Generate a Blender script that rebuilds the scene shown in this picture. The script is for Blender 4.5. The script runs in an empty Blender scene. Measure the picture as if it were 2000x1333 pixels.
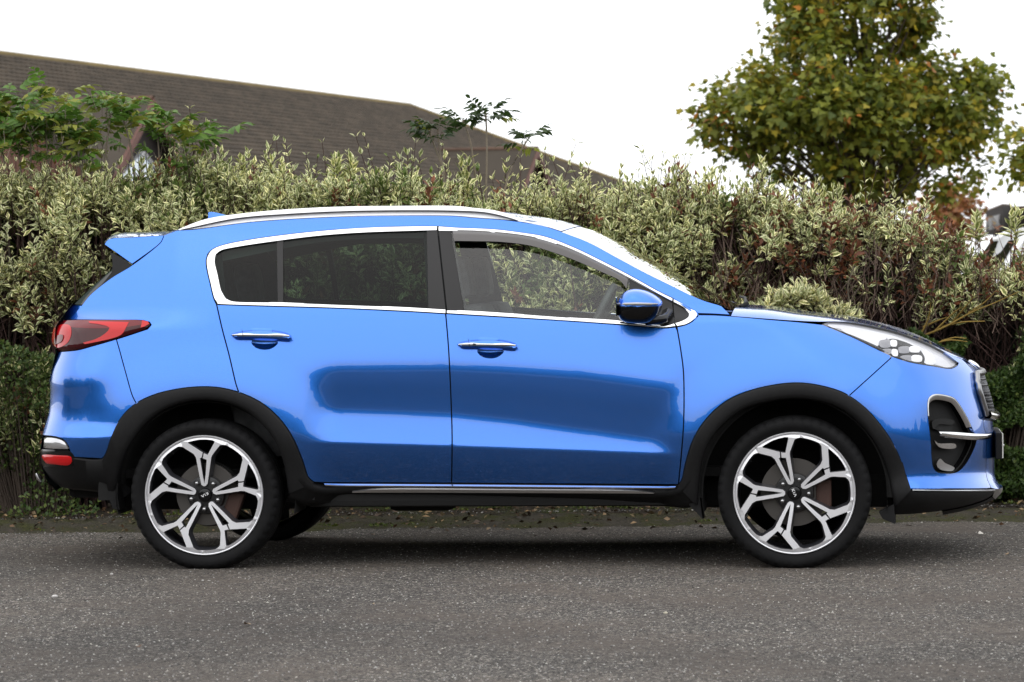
import bpy, bmesh, math, random
import numpy as np
from mathutils import Vector, Matrix
from mathutils.geometry import delaunay_2d_cdt

random.seed(7)
RNG = np.random.default_rng(11)
SC = bpy.context.scene
COL = SC.collection
R = math.radians

# ------------------------------------------------------------------ camera, sky, sun, exposure
CAM_POS = np.array((1.687, -16.231, 1.34))
CAM_YAW, CAM_PITCH, CAM_ROLL, FPX = R(6.0), 0.02055, 0.0103, 6700.0

def cam_axes():
    f = np.array((-math.sin(CAM_YAW)*math.cos(CAM_PITCH), math.cos(CAM_YAW)*math.cos(CAM_PITCH), -math.sin(CAM_PITCH)))
    r0 = np.array((math.cos(CAM_YAW), math.sin(CAM_YAW), 0.0)); u0 = np.cross(r0, f)
    r = r0*math.cos(CAM_ROLL) - u0*math.sin(CAM_ROLL)
    return r, np.cross(r, f), f
AX_R, AX_U, AX_F = cam_axes()
cam_data = bpy.data.cameras.new('camera'); cam = bpy.data.objects.new('camera', cam_data); COL.objects.link(cam)
cam_data.sensor_width = 36.0; cam_data.lens = FPX/2000.0*36.0
cam_data.clip_start = 0.1; cam_data.clip_end = 2000.0
cam.matrix_world = Matrix([[AX_R[i], AX_U[i], -AX_F[i], CAM_POS[i]] for i in range(3)] + [[0, 0, 0, 1]])
cam_data.dof.use_dof = True; cam_data.dof.focus_distance = 15.7; cam_data.dof.aperture_fstop = 7.1
SC.camera = cam

SUN_EL, SUN_AZ = R(58), R(205)
world = bpy.data.worlds.new('World'); SC.world = world; world.use_nodes = True
wn, wl = world.node_tree.nodes, world.node_tree.links
bg = wn['Background']
sky = wn.new('ShaderNodeTexSky'); sky.sky_type = 'NISHITA'; sky.sun_disc = False
sky.sun_elevation = SUN_EL; sky.sun_rotation = SUN_AZ; sky.air_density = 1.0; sky.dust_density = 3.0
wmix = wn.new('ShaderNodeMix'); wmix.data_type = 'RGBA'          # an even cloud sheet over the blue
wtc = wn.new('ShaderNodeTexCoord'); wno = wn.new('ShaderNodeTexNoise'); wno.inputs['Scale'].default_value = 2.2; wno.inputs['Detail'].default_value = 4
wr = wn.new('ShaderNodeValToRGB'); wr.color_ramp.elements[0].position = 0.3; wr.color_ramp.elements[1].position = 0.75
wr.color_ramp.elements[0].color = (11.4, 11.7, 12.2, 1); wr.color_ramp.elements[1].color = (14.2, 14.2, 14.2, 1)
wl.new(wtc.outputs['Generated'], wno.inputs['Vector']); wl.new(wno.outputs['Fac'], wr.inputs['Fac'])
wmix.inputs['Factor'].default_value = 0.9
wl.new(sky.outputs['Color'], wmix.inputs['A']); wl.new(wr.outputs['Color'], wmix.inputs['B'])
wl.new(wmix.outputs['Result'], bg.inputs['Color']); bg.inputs['Strength'].default_value = 0.1

sun_data = bpy.data.lights.new('sun', 'SUN'); sun_data.energy = 0.55; sun_data.angle = R(110); sun_data.color = (1.0, 0.96, 0.9)
sun = bpy.data.objects.new('sun', sun_data); COL.objects.link(sun); sun.location = (0, -10, 20)
sd = Vector((math.sin(SUN_AZ)*math.cos(SUN_EL), math.cos(SUN_AZ)*math.cos(SUN_EL), math.sin(SUN_EL)))
sun.rotation_euler = sd.to_track_quat('Z', 'Y').to_euler()
SC.view_settings.view_transform = 'Standard'; SC.view_settings.look = 'None'
SC.view_settings.exposure = 0.5; SC.view_settings.gamma = 1.0; SC.view_settings.use_curve_mapping = False
SC.cycles.use_denoising = True; SC.cycles.max_bounces = 8; SC.cycles.transparent_max_bounces = 24; SC.cycles.glossy_bounces = 5
SC.cycles.caustics_reflective = False; SC.cycles.caustics_refractive = False

# ------------------------------------------------------------------ measuring helpers: sight lines into the place
def ray(px, py):
    px = np.asarray(px, float); py = np.asarray(py, float)
    return (px[..., None]-1000.0)/FPX*AX_R + (666.5-py[..., None])/FPX*AX_U + AX_F
def at_y(px, py, Y):
    d = ray(px, py); t = (Y-CAM_POS[1])/d[..., 1]
    return CAM_POS + d*t[..., None]
def at_z(px, py, Z):
    d = ray(px, py); t = (Z-CAM_POS[2])/d[..., 2]
    return CAM_POS + d*t[..., None]
def at_d(px, py, D):
    return CAM_POS + ray(px, py)*np.asarray(D, float)[..., None]
def project(P):
    d = np.asarray(P, float)-CAM_POS; w = d@AX_F
    return 1000+FPX*(d@AX_R)/w, 666.5-FPX*(d@AX_U)/w, w

# ------------------------------------------------------------------ materials
MATS = {}
def mat(name, col=(.5, .5, .5), rough=.5, metal=0.0, coat=0.0, spec=.5, **kw):
    if name in MATS: return MATS[name]
    m = bpy.data.materials.new(name); m.use_nodes = True; MATS[name] = m
    b = m.node_tree.nodes['Principled BSDF']
    b.inputs['Base Color'].default_value = (*col, 1); b.inputs['Roughness'].default_value = rough
    b.inputs['Metallic'].default_value = metal; b.inputs['Coat Weight'].default_value = coat
    b.inputs['Coat Roughness'].default_value = .03; b.inputs['Specular IOR Level'].default_value = spec
    if 'emit' in kw:
        b.inputs['Emission Color'].default_value = (*col, 1); b.inputs['Emission Strength'].default_value = kw['emit']
    return m
class NT:
    def __init__(s, m): s.t = m.node_tree; s.b = s.t.nodes.get('Principled BSDF'); s.out = s.t.nodes['Material Output']
    def n(s, kind, **kw):
        nd = s.t.nodes.new('ShaderNode'+kind)
        for k, v in kw.items():
            if k.startswith('_'): nd.inputs[k[1:].replace('_', ' ')].default_value = v
            else: setattr(nd, k, v)
        return nd
    def l(s, a, b): s.t.links.new(a, b)
    def noise(s, scale, detail=4, rough=.55, vec=None):
        nd = s.n('TexNoise'); nd.inputs['Scale'].default_value = scale; nd.inputs['Detail'].default_value = detail; nd.inputs['Roughness'].default_value = rough
        if vec is not None: s.l(vec, nd.inputs['Vector'])
        return nd
    def ramp(s, fac, stops):
        r = s.n('ValToRGB'); e = r.color_ramp.elements
        while len(e) < len(stops): e.new(.5)
        for el, (p, c) in zip(e, stops): el.position = p; el.color = (*c, 1) if len(c) == 3 else c
        s.l(fac, r.inputs['Fac']); return r
    def mix(s, fac, a, b, mode='MIX'):
        m = s.n('Mix', data_type='RGBA', blend_type=mode)
        for v, k in ((fac, 'Factor'), (a, 'A'), (b, 'B')):
            if hasattr(v, 'is_linked') or hasattr(v, 'links'): s.l(v, m.inputs[k])
            else: m.inputs[k].default_value = v if k == 'Factor' else (*v, 1)
        return m.outputs['Result']
    def bump(s, h, strength=.3, dist=.01):
        b = s.n('Bump'); b.inputs['Strength'].default_value = strength; b.inputs['Distance'].default_value = dist
        s.l(h, b.inputs['Height']); s.l(b.outputs['Normal'], s.b.inputs['Normal']); return b
    def pos(s): return s.n('NewGeometry').outputs['Position']

def make_paint():
    m = mat('blue_metallic_paint', (.024, .165, .63), .27, .89, 1.0); t = NT(m)
    t.b.inputs['Coat IOR'].default_value = 1.62; t.b.inputs['Coat Roughness'].default_value = .015
    vo = t.n('TexVoronoi'); vo.inputs['Scale'].default_value = 900
    r = t.ramp(vo.outputs['Color'], [(.0, (.019, .145, .57)), (1., (.029, .185, .69))])
    t.l(r.outputs['Color'], t.b.inputs['Base Color'])
    return m
PAINT = make_paint()
def bumpy(name, col, rough, scale, strength, dist=.002, **kw):
    m = mat(name, col, rough, **kw); t = NT(m)
    tc = t.n('TexCoord'); no = t.noise(scale, 3, .6, tc.outputs['Object']); t.bump(no.outputs['Fac'], strength, dist)
    no2 = t.noise(scale*.06, 4, .6, tc.outputs['Object'])
    c = [tuple(v*f for v in col) for f in (.75, 1.25)]
    t.l(t.ramp(no2.outputs['Fac'], [(.3, c[0]), (.7, c[1])]).outputs['Color'], t.b.inputs['Base Color'])
    return m
PLASTIC = bumpy('grained_black_plastic', (.006, .006, .0065), .6, 900, .15, .0006, spec=.25)
GLOSS = mat('gloss_black_trim', (.004, .004, .0045), .15, 0, .15, .3)
SATIN = mat('satin_black_pillar_film', (.012, .0115, .012), .38, spec=.35)
DARK = mat('dark_cavity', (.006, .006, .006), .9)
CHROME = mat('bright_chrome', (.82, .82, .83), .12, 1.0)
SATINMETAL = mat('satin_aluminium', (.62, .62, .63), .30, 1.0)
RAILMETAL = mat('roof_rail_silver', (.78, .78, .80), .34, .25)
RUBBER = bumpy('tyre_rubber', (.0055, .0055, .006), .75, 300, .2, .001, spec=.2)
LINER = mat('wheel_arch_liner', (.008, .008, .008), .95)
RIMFACE = mat('machined_wheel_face', (.76, .76, .785), .28, .35, .3)
RIMGREY = mat('grey_wheel_paint', (.055, .055, .063), .35, .3, .4)
RIMDARK = mat('dark_wheel_paint', (.012, .012, .013), .35, .2, .3)
STEEL = mat('worn_brake_steel', (.10, .093, .087), .42, .7)
RUST = bumpy('rusty_caliper', (.06, .028, .02), .7, 120, .4)
NUT = mat('wheel_nut_steel', (.45, .45, .46), .22, 1.0)
WHITE = mat('white_lettering', (.75, .75, .76), .4)
SEAT = bumpy('dark_grey_upholstery', (.085, .087, .09), .75, 500, .3, .001)
TRIM = bumpy('grey_interior_trim', (.042, .046, .047), .6, 400, .2, .001)
HEADLINER = mat('pale_headliner', (.22, .22, .215), .9)

def glass(name, tint, ior=1.5, rough=0.0, boost=1.0):
    m = bpy.data.materials.new(name); m.use_nodes = True; MATS[name] = m
    t = NT(m); t.t.nodes.remove(t.b)
    tr = t.n('BsdfTransparent'); tr.inputs['Color'].default_value = (*tint, 1)
    gl = t.n('BsdfGlossy'); gl.inputs['Roughness'].default_value = rough; gl.inputs['Color'].default_value = (1, 1, 1, 1)
    fr = t.n('Fresnel'); fr.inputs['IOR'].default_value = ior
    mu = t.n('Math', operation='MULTIPLY'); mu.inputs[1].default_value = boost; mu.use_clamp = True
    t.l(fr.outputs['Fac'], mu.inputs[0])
    mx = t.n('MixShader'); t.l(mu.outputs[0], mx.inputs['Fac']); t.l(tr.outputs[0], mx.inputs[1]); t.l(gl.outputs[0], mx.inputs[2])
    t.l(mx.outputs[0], t.out.inputs['Surface'])
    return m
GLASS_CLEAR = glass('clear_side_glass', (.90, .94, .92), boost=1.2)
GLASS_DARK = glass('privacy_glass', (.29, .38, .35), boost=.38)
GLASS_SCREEN = glass('windscreen_glass', (.70, .78, .74), boost=1.5)
GLASS_LAMP = glass('clear_lamp_cover', (.97, .97, .97), boost=.3)
GLASS_RED = mat('red_lamp_lens', (.13, .004, .008), .10, 0, .3, .3)
GLASS_RED2 = mat('bright_red_lamp_strip', (.50, .008, .010), .15, 0, .3, .3)
GLASS_REDDARK = mat('dark_red_lamp_lens', (.045, .003, .005), .10, 0, .25, .3)
SMOKE = mat('smoked_wind_deflector', (.045, .038, .036), .16, 0, .5)

# ------------------------------------------------------------------ object helpers
def link(o, parent=None):
    COL.objects.link(o)
    if parent is not None: o.parent = parent
    return o
def tag(o, label=None, cat=None, group=None, kind=None):
    for k, v in (('label', label), ('category', cat), ('group', group), ('kind', kind)):
        if v: o[k] = v
    return o
def thing(name, label, cat, loc=(0, 0, 0), rz=0.0, group=None):
    o = bpy.data.objects.new(name, None); COL.objects.link(o); o.empty_display_size = .1
    o.location = loc; o.rotation_euler = (0, 0, rz)
    return tag(o, label, cat, group)
def mesh_obj(name, verts, faces, m, parent=None, smooth=False, normals=None):
    me = bpy.data.meshes.new(name); me.from_pydata([tuple(map(float, v)) for v in verts], [], [tuple(int(i) for i in f) for f in faces])
    if m is not None:
        for mm in (m if isinstance(m, (list, tuple)) else [m]): me.materials.append(mm)
    if smooth: me.polygons.foreach_set('use_smooth', [True]*len(me.polygons))
    if normals is not None: me.normals_split_custom_set_from_vertices([tuple(map(float, n)) for n in normals])
    me.update()
    return link(bpy.data.objects.new(name, me), parent)
def bm_obj(name, bm, m, parent=None, smooth=False, angle=None):
    me = bpy.data.meshes.new(name); bmesh.ops.recalc_face_normals(bm, faces=bm.faces); bm.to_mesh(me); bm.free()
    for mm in (m if isinstance(m, (list, tuple)) else [m]): me.materials.append(mm)
    if smooth or angle is not None:
        me.polygons.foreach_set('use_smooth', [True]*len(me.polygons))
        if angle is not None: me.set_sharp_from_angle(angle=angle)
    return link(bpy.data.objects.new(name, me), parent)
def array_mesh(name, V, F, mats, parent=None, uv=None, attrs=None, smooth=False):
    """fast mesh from numpy arrays; F is (n,k) with one polygon size"""
    me = bpy.data.meshes.new(name); V = np.asarray(V, np.float32); F = np.asarray(F, np.int32); n, k = F.shape
    me.vertices.add(len(V)); me.vertices.foreach_set('co', V.ravel())
    me.loops.add(n*k); me.loops.foreach_set('vertex_index', F.ravel())
    me.polygons.add(n); me.polygons.foreach_set('loop_start', np.arange(0, n*k, k, dtype=np.int32))
    if smooth: me.polygons.foreach_set('use_smooth', np.ones(n, bool))
    me.update(calc_edges=True)
    if uv is not None:
        lay = me.uv_layers.new(name='UVMap'); lay.data.foreach_set('uv', np.asarray(uv, np.float32)[F.ravel()].ravel())
    for nm, a in (attrs or {}).items():
        at = me.attributes.new(nm, 'FLOAT', 'POINT'); at.data.foreach_set('value', np.asarray(a, np.float32))
    for mm in (mats if isinstance(mats, (list, tuple)) else [mats]): me.materials.append(mm)
    return link(bpy.data.objects.new(name, me), parent)
def bm_box(bm, lo, hi, bev=0.0):
    lo, hi = Vector(lo), Vector(hi); c = (lo+hi)/2; s = hi-lo
    g = bmesh.ops.create_cube(bm, size=1, matrix=Matrix.Translation(c) @ Matrix.Diagonal((*s, 1)))
    if bev: bmesh.ops.bevel(bm, geom=list({e for v in g['verts'] for e in v.link_edges}), offset=bev, segments=2, affect='EDGES', profile=.6)
def tube_arrays(path, rad, n=5, closed=False):
    P = np.asarray(path, float); rad = np.broadcast_to(np.asarray(rad, float), (len(P),))
    T = np.gradient(P, axis=0); T /= np.linalg.norm(T, axis=1)[:, None]+1e-9
    ref = np.where(np.abs(T[:, 2:3]) > .9, np.array([[1., 0, 0]]), np.array([[0, 0, 1.]]))
    A = np.cross(T, ref); A /= np.linalg.norm(A, axis=1)[:, None]+1e-9; B = np.cross(T, A)
    th = np.arange(n)*2*np.pi/n
    V = P[:, None]+rad[:, None, None]*(A[:, None]*np.cos(th)[None, :, None]+B[:, None]*np.sin(th)[None, :, None])
    V = V.reshape(-1, 3); F = []
    for i in range(len(P)-1):
        for j in range(n):
            F.append((i*n+j, i*n+(j+1) % n, (i+1)*n+(j+1) % n, (i+1)*n+j))
    return V, np.array(F)
class Acc:
    """collects arrays of one polygon size into one mesh"""
    def __init__(s): s.V = []; s.F = []; s.n = 0; s.U = []; s.A = []
    def add(s, V, F, uv=None, a=0.0):
        s.V.append(V); s.F.append(np.asarray(F)+s.n); s.n += len(V)
        s.U.append(uv if uv is not None else np.zeros((len(V), 2))); s.A.append(np.full(len(V), a) if np.isscalar(a) else a)
    def build(s, name, m, parent=None, smooth=False, attr='rnd'):
        return array_mesh(name, np.concatenate(s.V), np.concatenate(s.F), m, parent, np.concatenate(s.U), {attr: np.concatenate(s.A)}, smooth)
def catmull(pts, step=8.0, closed=False):
    P = np.asarray(pts, float); n = len(P)
    if n < 3 and not closed:
        k = max(1, int(np.hypot(*(P[1]-P[0]))/step)); return P[0]+(P[1]-P[0])*np.linspace(0, 1, k+1)[:, None]
    out = []
    for i in range(n if closed else n-1):
        if closed: p0, p1, p2, p3 = P[(i-1) % n], P[i], P[(i+1) % n], P[(i+2) % n]
        else: p0, p1, p2, p3 = P[max(i-1, 0)], P[i], P[i+1], P[min(i+2, n-1)]
        d = [max(np.linalg.norm(b-a), 1e-6)**.5 for a, b in ((p0, p1), (p1, p2), (p2, p3))]
        if np.allclose(p0, p1): p0 = p1-(p2-p1)
        if np.allclose(p3, p2): p3 = p2+(p2-p1)
        d = [max(np.linalg.norm(b-a), 1e-6)**.5 for a, b in ((p0, p1), (p1, p2), (p2, p3))]
        m1 = ((p1-p0)/d[0]-(p2-p0)/(d[0]+d[1])+(p2-p1)/d[1])*d[1]
        m2 = ((p2-p1)/d[1]-(p3-p1)/(d[1]+d[2])+(p3-p2)/d[2])*d[1]
        k = max(1, int(round(np.linalg.norm(p2-p1)/step)))
        t = (np.arange(k)/k)[:, None]
        out.append((2*t**3-3*t**2+1)*p1+(t**3-2*t**2+t)*m1+(-2*t**3+3*t**2)*p2+(t**3-t**2)*m2)
    if not closed: out.append(P[-1:])
    return np.concatenate(out)
def resample(P, n):
    P = np.asarray(P, float); s = np.r_[0, np.cumsum(np.linalg.norm(np.diff(P, axis=0), axis=1))]
    u = np.linspace(0, s[-1], n); return np.stack([np.interp(u, s, P[:, i]) for i in range(P.shape[1])], 1)
def sstep(x, a, b):
    t = np.clip((np.asarray(x, float)-a)/(b-a), 0, 1); return t*t*(3-2*t)
def inside(P, poly):
    x, y = P[:, 0], P[:, 1]; c = np.zeros(len(P), bool); a = poly; b = np.roll(poly, -1, 0)
    for (x1, y1), (x2, y2) in zip(a, b):
        if y1 == y2: continue
        m = ((y1 > y) != (y2 > y)) & (x < (x2-x1)*(y-y1)/(y2-y1)+x1); c ^= m
    return c
def edge_dist(P, poly):
    d = np.full(len(P), 1e9); a = poly; b = np.roll(poly, -1, 0)
    for p, q in zip(a, b):
        v = q-p; L = v@v
        if L < 1e-14: continue
        t = np.clip(((P-p)@v)/L, 0, 1); d = np.minimum(d, np.linalg.norm(P-p-t[:, None]*v, axis=1))
    return d
def area2(p): return float(np.sum(p[:, 0]*np.roll(p[:, 1], -1)-np.roll(p[:, 0], -1)*p[:, 1]))/2
def offset_poly(p, d):
    """shrink (d>0) a closed polygon"""
    s = 1 if area2(p) > 0 else -1
    e = np.roll(p, -1, 0)-p; e /= np.linalg.norm(e, axis=1)[:, None]+1e-12
    nrm = np.stack([-e[:, 1], e[:, 0]], 1)*s; n0 = np.roll(nrm, 1, 0)
    b = nrm+n0; L = np.linalg.norm(b, axis=1)[:, None]; b = b/np.maximum(L, 1e-6)
    c = np.clip(np.sum(b*nrm, 1), .35, 1)[:, None]
    return p+b*d/c
def clean_poly(p, eps):
    out = [p[0]]
    for q in p[1:]:
        if np.linalg.norm(q-out[-1]) > eps: out.append(q)
    if np.linalg.norm(out[0]-out[-1]) < eps: out.pop()
    return np.array(out)
def fill2d(poly, holes, dx, dz, extra=None):
    """triangulate a polygon with holes on a regular inner grid; returns pts, tris, boundary loops"""
    lo, hi = poly.min(0), poly.max(0)
    gx = np.arange(math.floor(lo[0]/dx)*dx, hi[0]+dx, dx); gz = np.arange(math.floor(lo[1]/dz)*dz, hi[1]+dz, dz)
    G = np.stack(np.meshgrid(gx, gz), -1).reshape(-1, 2)
    k = inside(G, poly)
    for h in holes: k &= ~inside(G, h)
    G = G[k]
    if len(G):
        d = edge_dist(G, poly)
        for h in holes: d = np.minimum(d, edge_dist(G, h))
        G = G[d > .45*min(dx, dz)]
    pts = [poly]+list(holes); loops = []; n = 0; edges = []
    for p in pts:
        idx = list(range(n, n+len(p))); loops.append(idx); edges += list(zip(idx, idx[1:]+idx[:1])); n += len(p)
    allp = np.concatenate(pts+[G]) if len(G) else np.concatenate(pts)
    # scale to cm so that the solver's tolerance is safe
    vs, es, fs, ov, oe, of = delaunay_2d_cdt([Vector((a*100, b*100)) for a, b in allp], edges, [], 0, 1e-5)
    P = np.array([(v[0]/100, v[1]/100) for v in vs]); T = np.array([f for f in fs])
    cen = P[T].mean(1); k = inside(cen, poly)
    for h in holes: k &= ~inside(cen, h)
    T = T[k]
    mp = {}
    for i, o in enumerate(ov):
        for j in o: mp[j] = i
    loops = [[mp[i] for i in l if i in mp] for l in loops]
    return P, T, loops
# ------------------------------------------------------------------ the car's side surface: half width over (length X, height Z)
GX = np.arange(-2.50, 2.501, .01); GZ = np.arange(.06, 1.84, .004)
AXLE_R, AXLE_F, HUB_Z, SIDE = -1.335, 1.335, .335, .9275
def px2X(p): return AXLE_R+(np.asarray(p, float)-397.0)/432.2
def X2px(x): return 397.0+(np.asarray(x, float)-AXLE_R)*432.2
def y2Z(px, py): return at_y(px, py, -.90)[..., 2]

def gauss(a, sig, axis):
    r = int(3*sig)+1; k = np.exp(-.5*(np.arange(-r, r+1)/sig)**2); k /= k.sum()
    pad = [(0, 0), (0, 0)]; pad[axis] = (r, r)
    return np.apply_along_axis(lambda v: np.convolve(v, k, 'valid'), axis, np.pad(a, pad, mode='edge'))

def build_surface():
    nX, nZ = len(GX), len(GZ); px = X2px(GX)
    def line(pts): p = np.array(pts, float); return y2Z(px, np.interp(px, p[:, 0], p[:, 1]))
    top = line([(600, 716), (880, 714), (1000, 720), (1150, 731), (1336, 757)])
    bot = line([(600, 803), (880, 813), (1000, 825), (1150, 845), (1250, 858), (1310, 872)])
    crs = line([(560, 862), (640, 865), (880, 872), (1100, 880), (1320, 888)])
    up = [(1.17, 18), (1.22, 21), (1.35, 26), (1.5, 31), (1.56, 37), (1.62, 50), (1.75, 60)]
    def row(knots): k = sorted(knots); return np.interp(GZ, [a for a, b in k], [b for a, b in k])
    def integ(tl):
        t = np.tan(np.radians(tl)); i0 = int(np.argmin(abs(GZ-1.17)))
        c = np.concatenate([[0], np.cumsum((t[1:]+t[:-1])/2*np.diff(GZ))]); return .085+(c-c[i0])
    door = np.zeros((nX, nZ)); base = np.zeros((nX, nZ)); rear = np.zeros((nX, nZ)); front = np.zeros((nX, nZ))
    brow = integ(row(up+[(1.08, 14), (1.0, 12.5), (.94, 10), (.88, 6.5), (.8, 3.5), (.6, 0), (.5, -4), (.3, -12)]))
    for i in range(nX):
        a, b, c = top[i], bot[i], crs[i]
        b = max(b, c+.035); m = (a+b)/2
        door[i] = integ(row(up+[(1.1, 14.5), (1.02, 12.5), (a+.05, 9.5), (a, 3.6), (a-.035, -1), (m, -3.5), (b+.03, -2.0), (b, 4.0), (b-.025, 8.5), (c+.006, 11), (c-.006, -15), (c-.07, -25), (c-.20, -36)]))
    base[:] = brow
    rk = [(690, 14), (725, 9), (742, 3), (752, 0), (800, -4), (824, -2), (836, 20), (850, 26), (856, -8), (893, -12), (930, -20), (960, -35)]
    rear[:] = integ(row(up+[(1.08, 14)]+[(float(y2Z(150., float(y))), t) for y, t in rk]))
    fk = [(660, 24), (700, 24), (728, 16), (760, 9), (800, 4), (880, 0), (912, -6), (930, 6), (944, 30), (954, 34), (958, -12), (985, -16), (1015, -20)]
    front[:] = integ(row(up+[(1.10, 18)]+[(float(y2Z(1850., float(y))), t) for y, t in fk]))
    A = (sstep(px, 585, 670)*(1-sstep(px, 1296, 1352)))[:, None]
    B = (1-sstep(px, 175, 265))[:, None]; C = sstep(px, 1680, 1815)[:, None]
    ins = door*A+base*(1-A)
    ins = ins*(1-B)+rear*B; ins = ins*(1-C)+front*C
    XX, ZZ = np.meshgrid(GX, GZ, indexing='ij'); PX = X2px(XX)
    for xw in (AXLE_R, AXLE_F):                                    # flared arches
        r = np.hypot(XX-xw, ZZ-HUB_Z); t = np.clip((r-.485)/.24, 0, 1)
        ins -= .021*(1-t)**2*(1+2*t)*sstep(ZZ, .42, .62)
    hwv = SIDE-ins
    # plan shape of the ends
    fy = np.array([(560, 1740), (620, 1785), (640, 1830), (660, 1862), (690, 1902), (720, 1925), (760, 1939), (800, 1944), (850, 1948), (900, 1947), (930, 1946), (950, 1958), (970, 1955), (990, 1925), (1010, 1880), (1060, 1800)], float)
    fP = at_y(fy[:, 1], fy[:, 0], -.25); o = np.argsort(fP[:, 2]); Xf = np.interp(GZ, fP[o, 2], fP[o, 0])
    ry = np.array([(455, 318), (525, 219), (595, 138), (625, 112), (640, 101), (690, 104), (720, 95), (745, 91), (765, 92), (805, 89), (835, 80), (860, 74), (910, 73), (935, 84), (960, 108), (1000, 170)], float)
    rP = at_y(ry[:, 1], ry[:, 0], -.62); o = np.argsort(rP[:, 2]); Xr = np.interp(GZ, rP[o, 2], rP[o, 0])-.075
    Xf = gauss(Xf[None], 6, 1)[0]; Xr = gauss(Xr[None], 6, 1)[0]
    s = np.clip((XX-(Xf[None]-.80))/.80, 0, 1); ff = np.maximum(1-s**2.15, 0)**(1/1.9)
    wf = 1-sstep(ZZ, 1.10, 1.17)
    s = np.clip(((Xr[None]+.55)-XX)/.55, 0, 1); fr = np.maximum(1-s**3.4, 0)**(1/2.2)
    wr_ = 1-sstep(ZZ, 1.08, 1.20)
    hwv = hwv*(1-wf*(1-ff))*(1-wr_*(1-fr))
    hwv -= (1-wf)*np.interp(PX, [1000, 1200, 1430, 1606, 1700, 1900], [0, .015, .05, .10, .16, .34])
    hwv -= (1-wr_)*np.interp(PX, [0, 105, 134, 176, 258, 330, 420], [.30, .17, .14, .105, .06, .025, 0])
    hwv = np.maximum(hwv, 0)
    hwv = gauss(hwv, 1.6, 0); hwv = gauss(hwv, 1.2, 1)
    return hwv
HW = build_surface(); HWX = np.gradient(HW, GX, axis=0); HWZ = np.gradient(HW, GZ, axis=1)
def bil(G, X, Z):
    fx = np.clip((np.asarray(X, float)-GX[0])/.01, 0, len(GX)-1.001); fz = np.clip((np.asarray(Z, float)-GZ[0])/.004, 0, len(GZ)-1.001)
    i = fx.astype(int); j = fz.astype(int); a = fx-i; b = fz-j
    return G[i, j]*(1-a)*(1-b)+G[i+1, j]*a*(1-b)+G[i, j+1]*(1-a)*b+G[i+1, j+1]*a*b
def side_normal(X, Z):
    n = np.stack([-bil(HWX, X, Z), -np.ones_like(X), -bil(HWZ, X, Z)], -1); return n/np.linalg.norm(n, axis=-1)[..., None]
def on_side(pts, off=0.0):
    """where sight lines meet the body side: (n,2) photo points -> (n,2) X,Z"""
    P = np.asarray(pts, float); Ys = np.arange(-1.02, -.30, .004)
    d = ray(P[:, 0], P[:, 1]); t = (Ys[None]-CAM_POS[1])/d[:, 1:2]
    X = CAM_POS[0]+d[:, 0:1]*t; Z = CAM_POS[2]+d[:, 2:3]*t
    f = Ys[None]+bil(HW, X, Z); ok = f >= 0
    k = np.where(ok.any(1), ok.argmax(1), f.argmax(1)); r = np.arange(len(P)); k0 = np.maximum(k-1, 0)
    f0, f1 = f[r, k0], f[r, k]; w = np.where(ok.any(1) & (f1 > f0), -f0/np.where(f1 == f0, 1, f1-f0), 1.0).clip(0, 1)
    return np.stack([X[r, k0]*(1-w)+X[r, k]*w, Z[r, k0]*(1-w)+Z[r, k]*w], 1)
def side3(XZ, off=0.0):
    X, Z = XZ[:, 0], XZ[:, 1]; P = np.stack([X, -bil(HW, X, Z), Z], 1)
    return P+side_normal(X, Z)*(np.asarray(off)[..., None] if np.ndim(off) else off)

MIRROR = []
def panel(name, poly, m, parent, off=0.0, depth=.012, gap=.003, holes=(), dx=.02, dz=.01, inner=True, mirror=True, crown=0.0):
    """a body panel cut from the side surface along traced shut lines, with turned-in edges and a dark inner skin"""
    XZ = clean_poly(on_side(poly), .0015); XZ = clean_poly(offset_poly(XZ, gap), .001) if gap else XZ
    H = [clean_poly(on_side(h), .0015) for h in holes]
    P, T, loops = fill2d(XZ, H, dx, dz)
    o = np.full(len(P), off, float)
    if crown:
        d = edge_dist(P, XZ); q = np.clip(d/abs(crown[1]), 0, 1); o = o+crown[0]*(1-(1-q)**2)
    N = side_normal(P[:, 0], P[:, 1]); V = side3(P, o)
    if crown: N = None
    verts = list(V); normals = list(N) if N is not None else None
    # orient faces outwards (-Y)
    a, b, c = V[T[:, 0]], V[T[:, 1]], V[T[:, 2]]; fl = np.cross(b-a, c-a)[:, 1] > 0
    T = T.copy(); T[fl] = T[fl][:, ::-1]; faces = [tuple(t) for t in T]
    if depth:
        for li, loop in enumerate(loops):
            L = loop; n0 = len(verts)
            nn = side_normal(P[L, 0], P[L, 1])
            for k, i in enumerate(L): verts.append(V[i]); verts.append(V[i]-nn[k]*depth)
            ctr = P[L].mean(0)
            for k, i in enumerate(L):
                rn = np.array([P[i, 0]-ctr[0], 0, P[i, 1]-ctr[1]]); rn = rn/(np.linalg.norm(rn)+1e-9)*(1 if li == 0 else -1)
                if normals is not None: normals += [rn, rn]
            s = len(L)
            for k in range(s):
                j = (k+1) % s; faces.append((n0+2*k, n0+2*j, n0+2*j+1, n0+2*k+1))
    ob = mesh_obj(name, verts, faces, m, parent, True, normals)
    if crown: ob.data.set_sharp_from_angle(angle=R(50))
    if mirror: MIRROR.append(ob)
    if inner:
        XI = clean_poly(offset_poly(clean_poly(on_side(poly), .0015), -.008), .004)
        PI, TI, LI = fill2d(XI, [clean_poly(offset_poly(h, .006), .002) for h in H], .06, .03)
        i2 = mesh_obj('inner_panel', side3(PI, off-.018), [tuple(t) for t in TI], DARK, ob, True)
        MIRROR.append(i2)
    return ob
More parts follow.
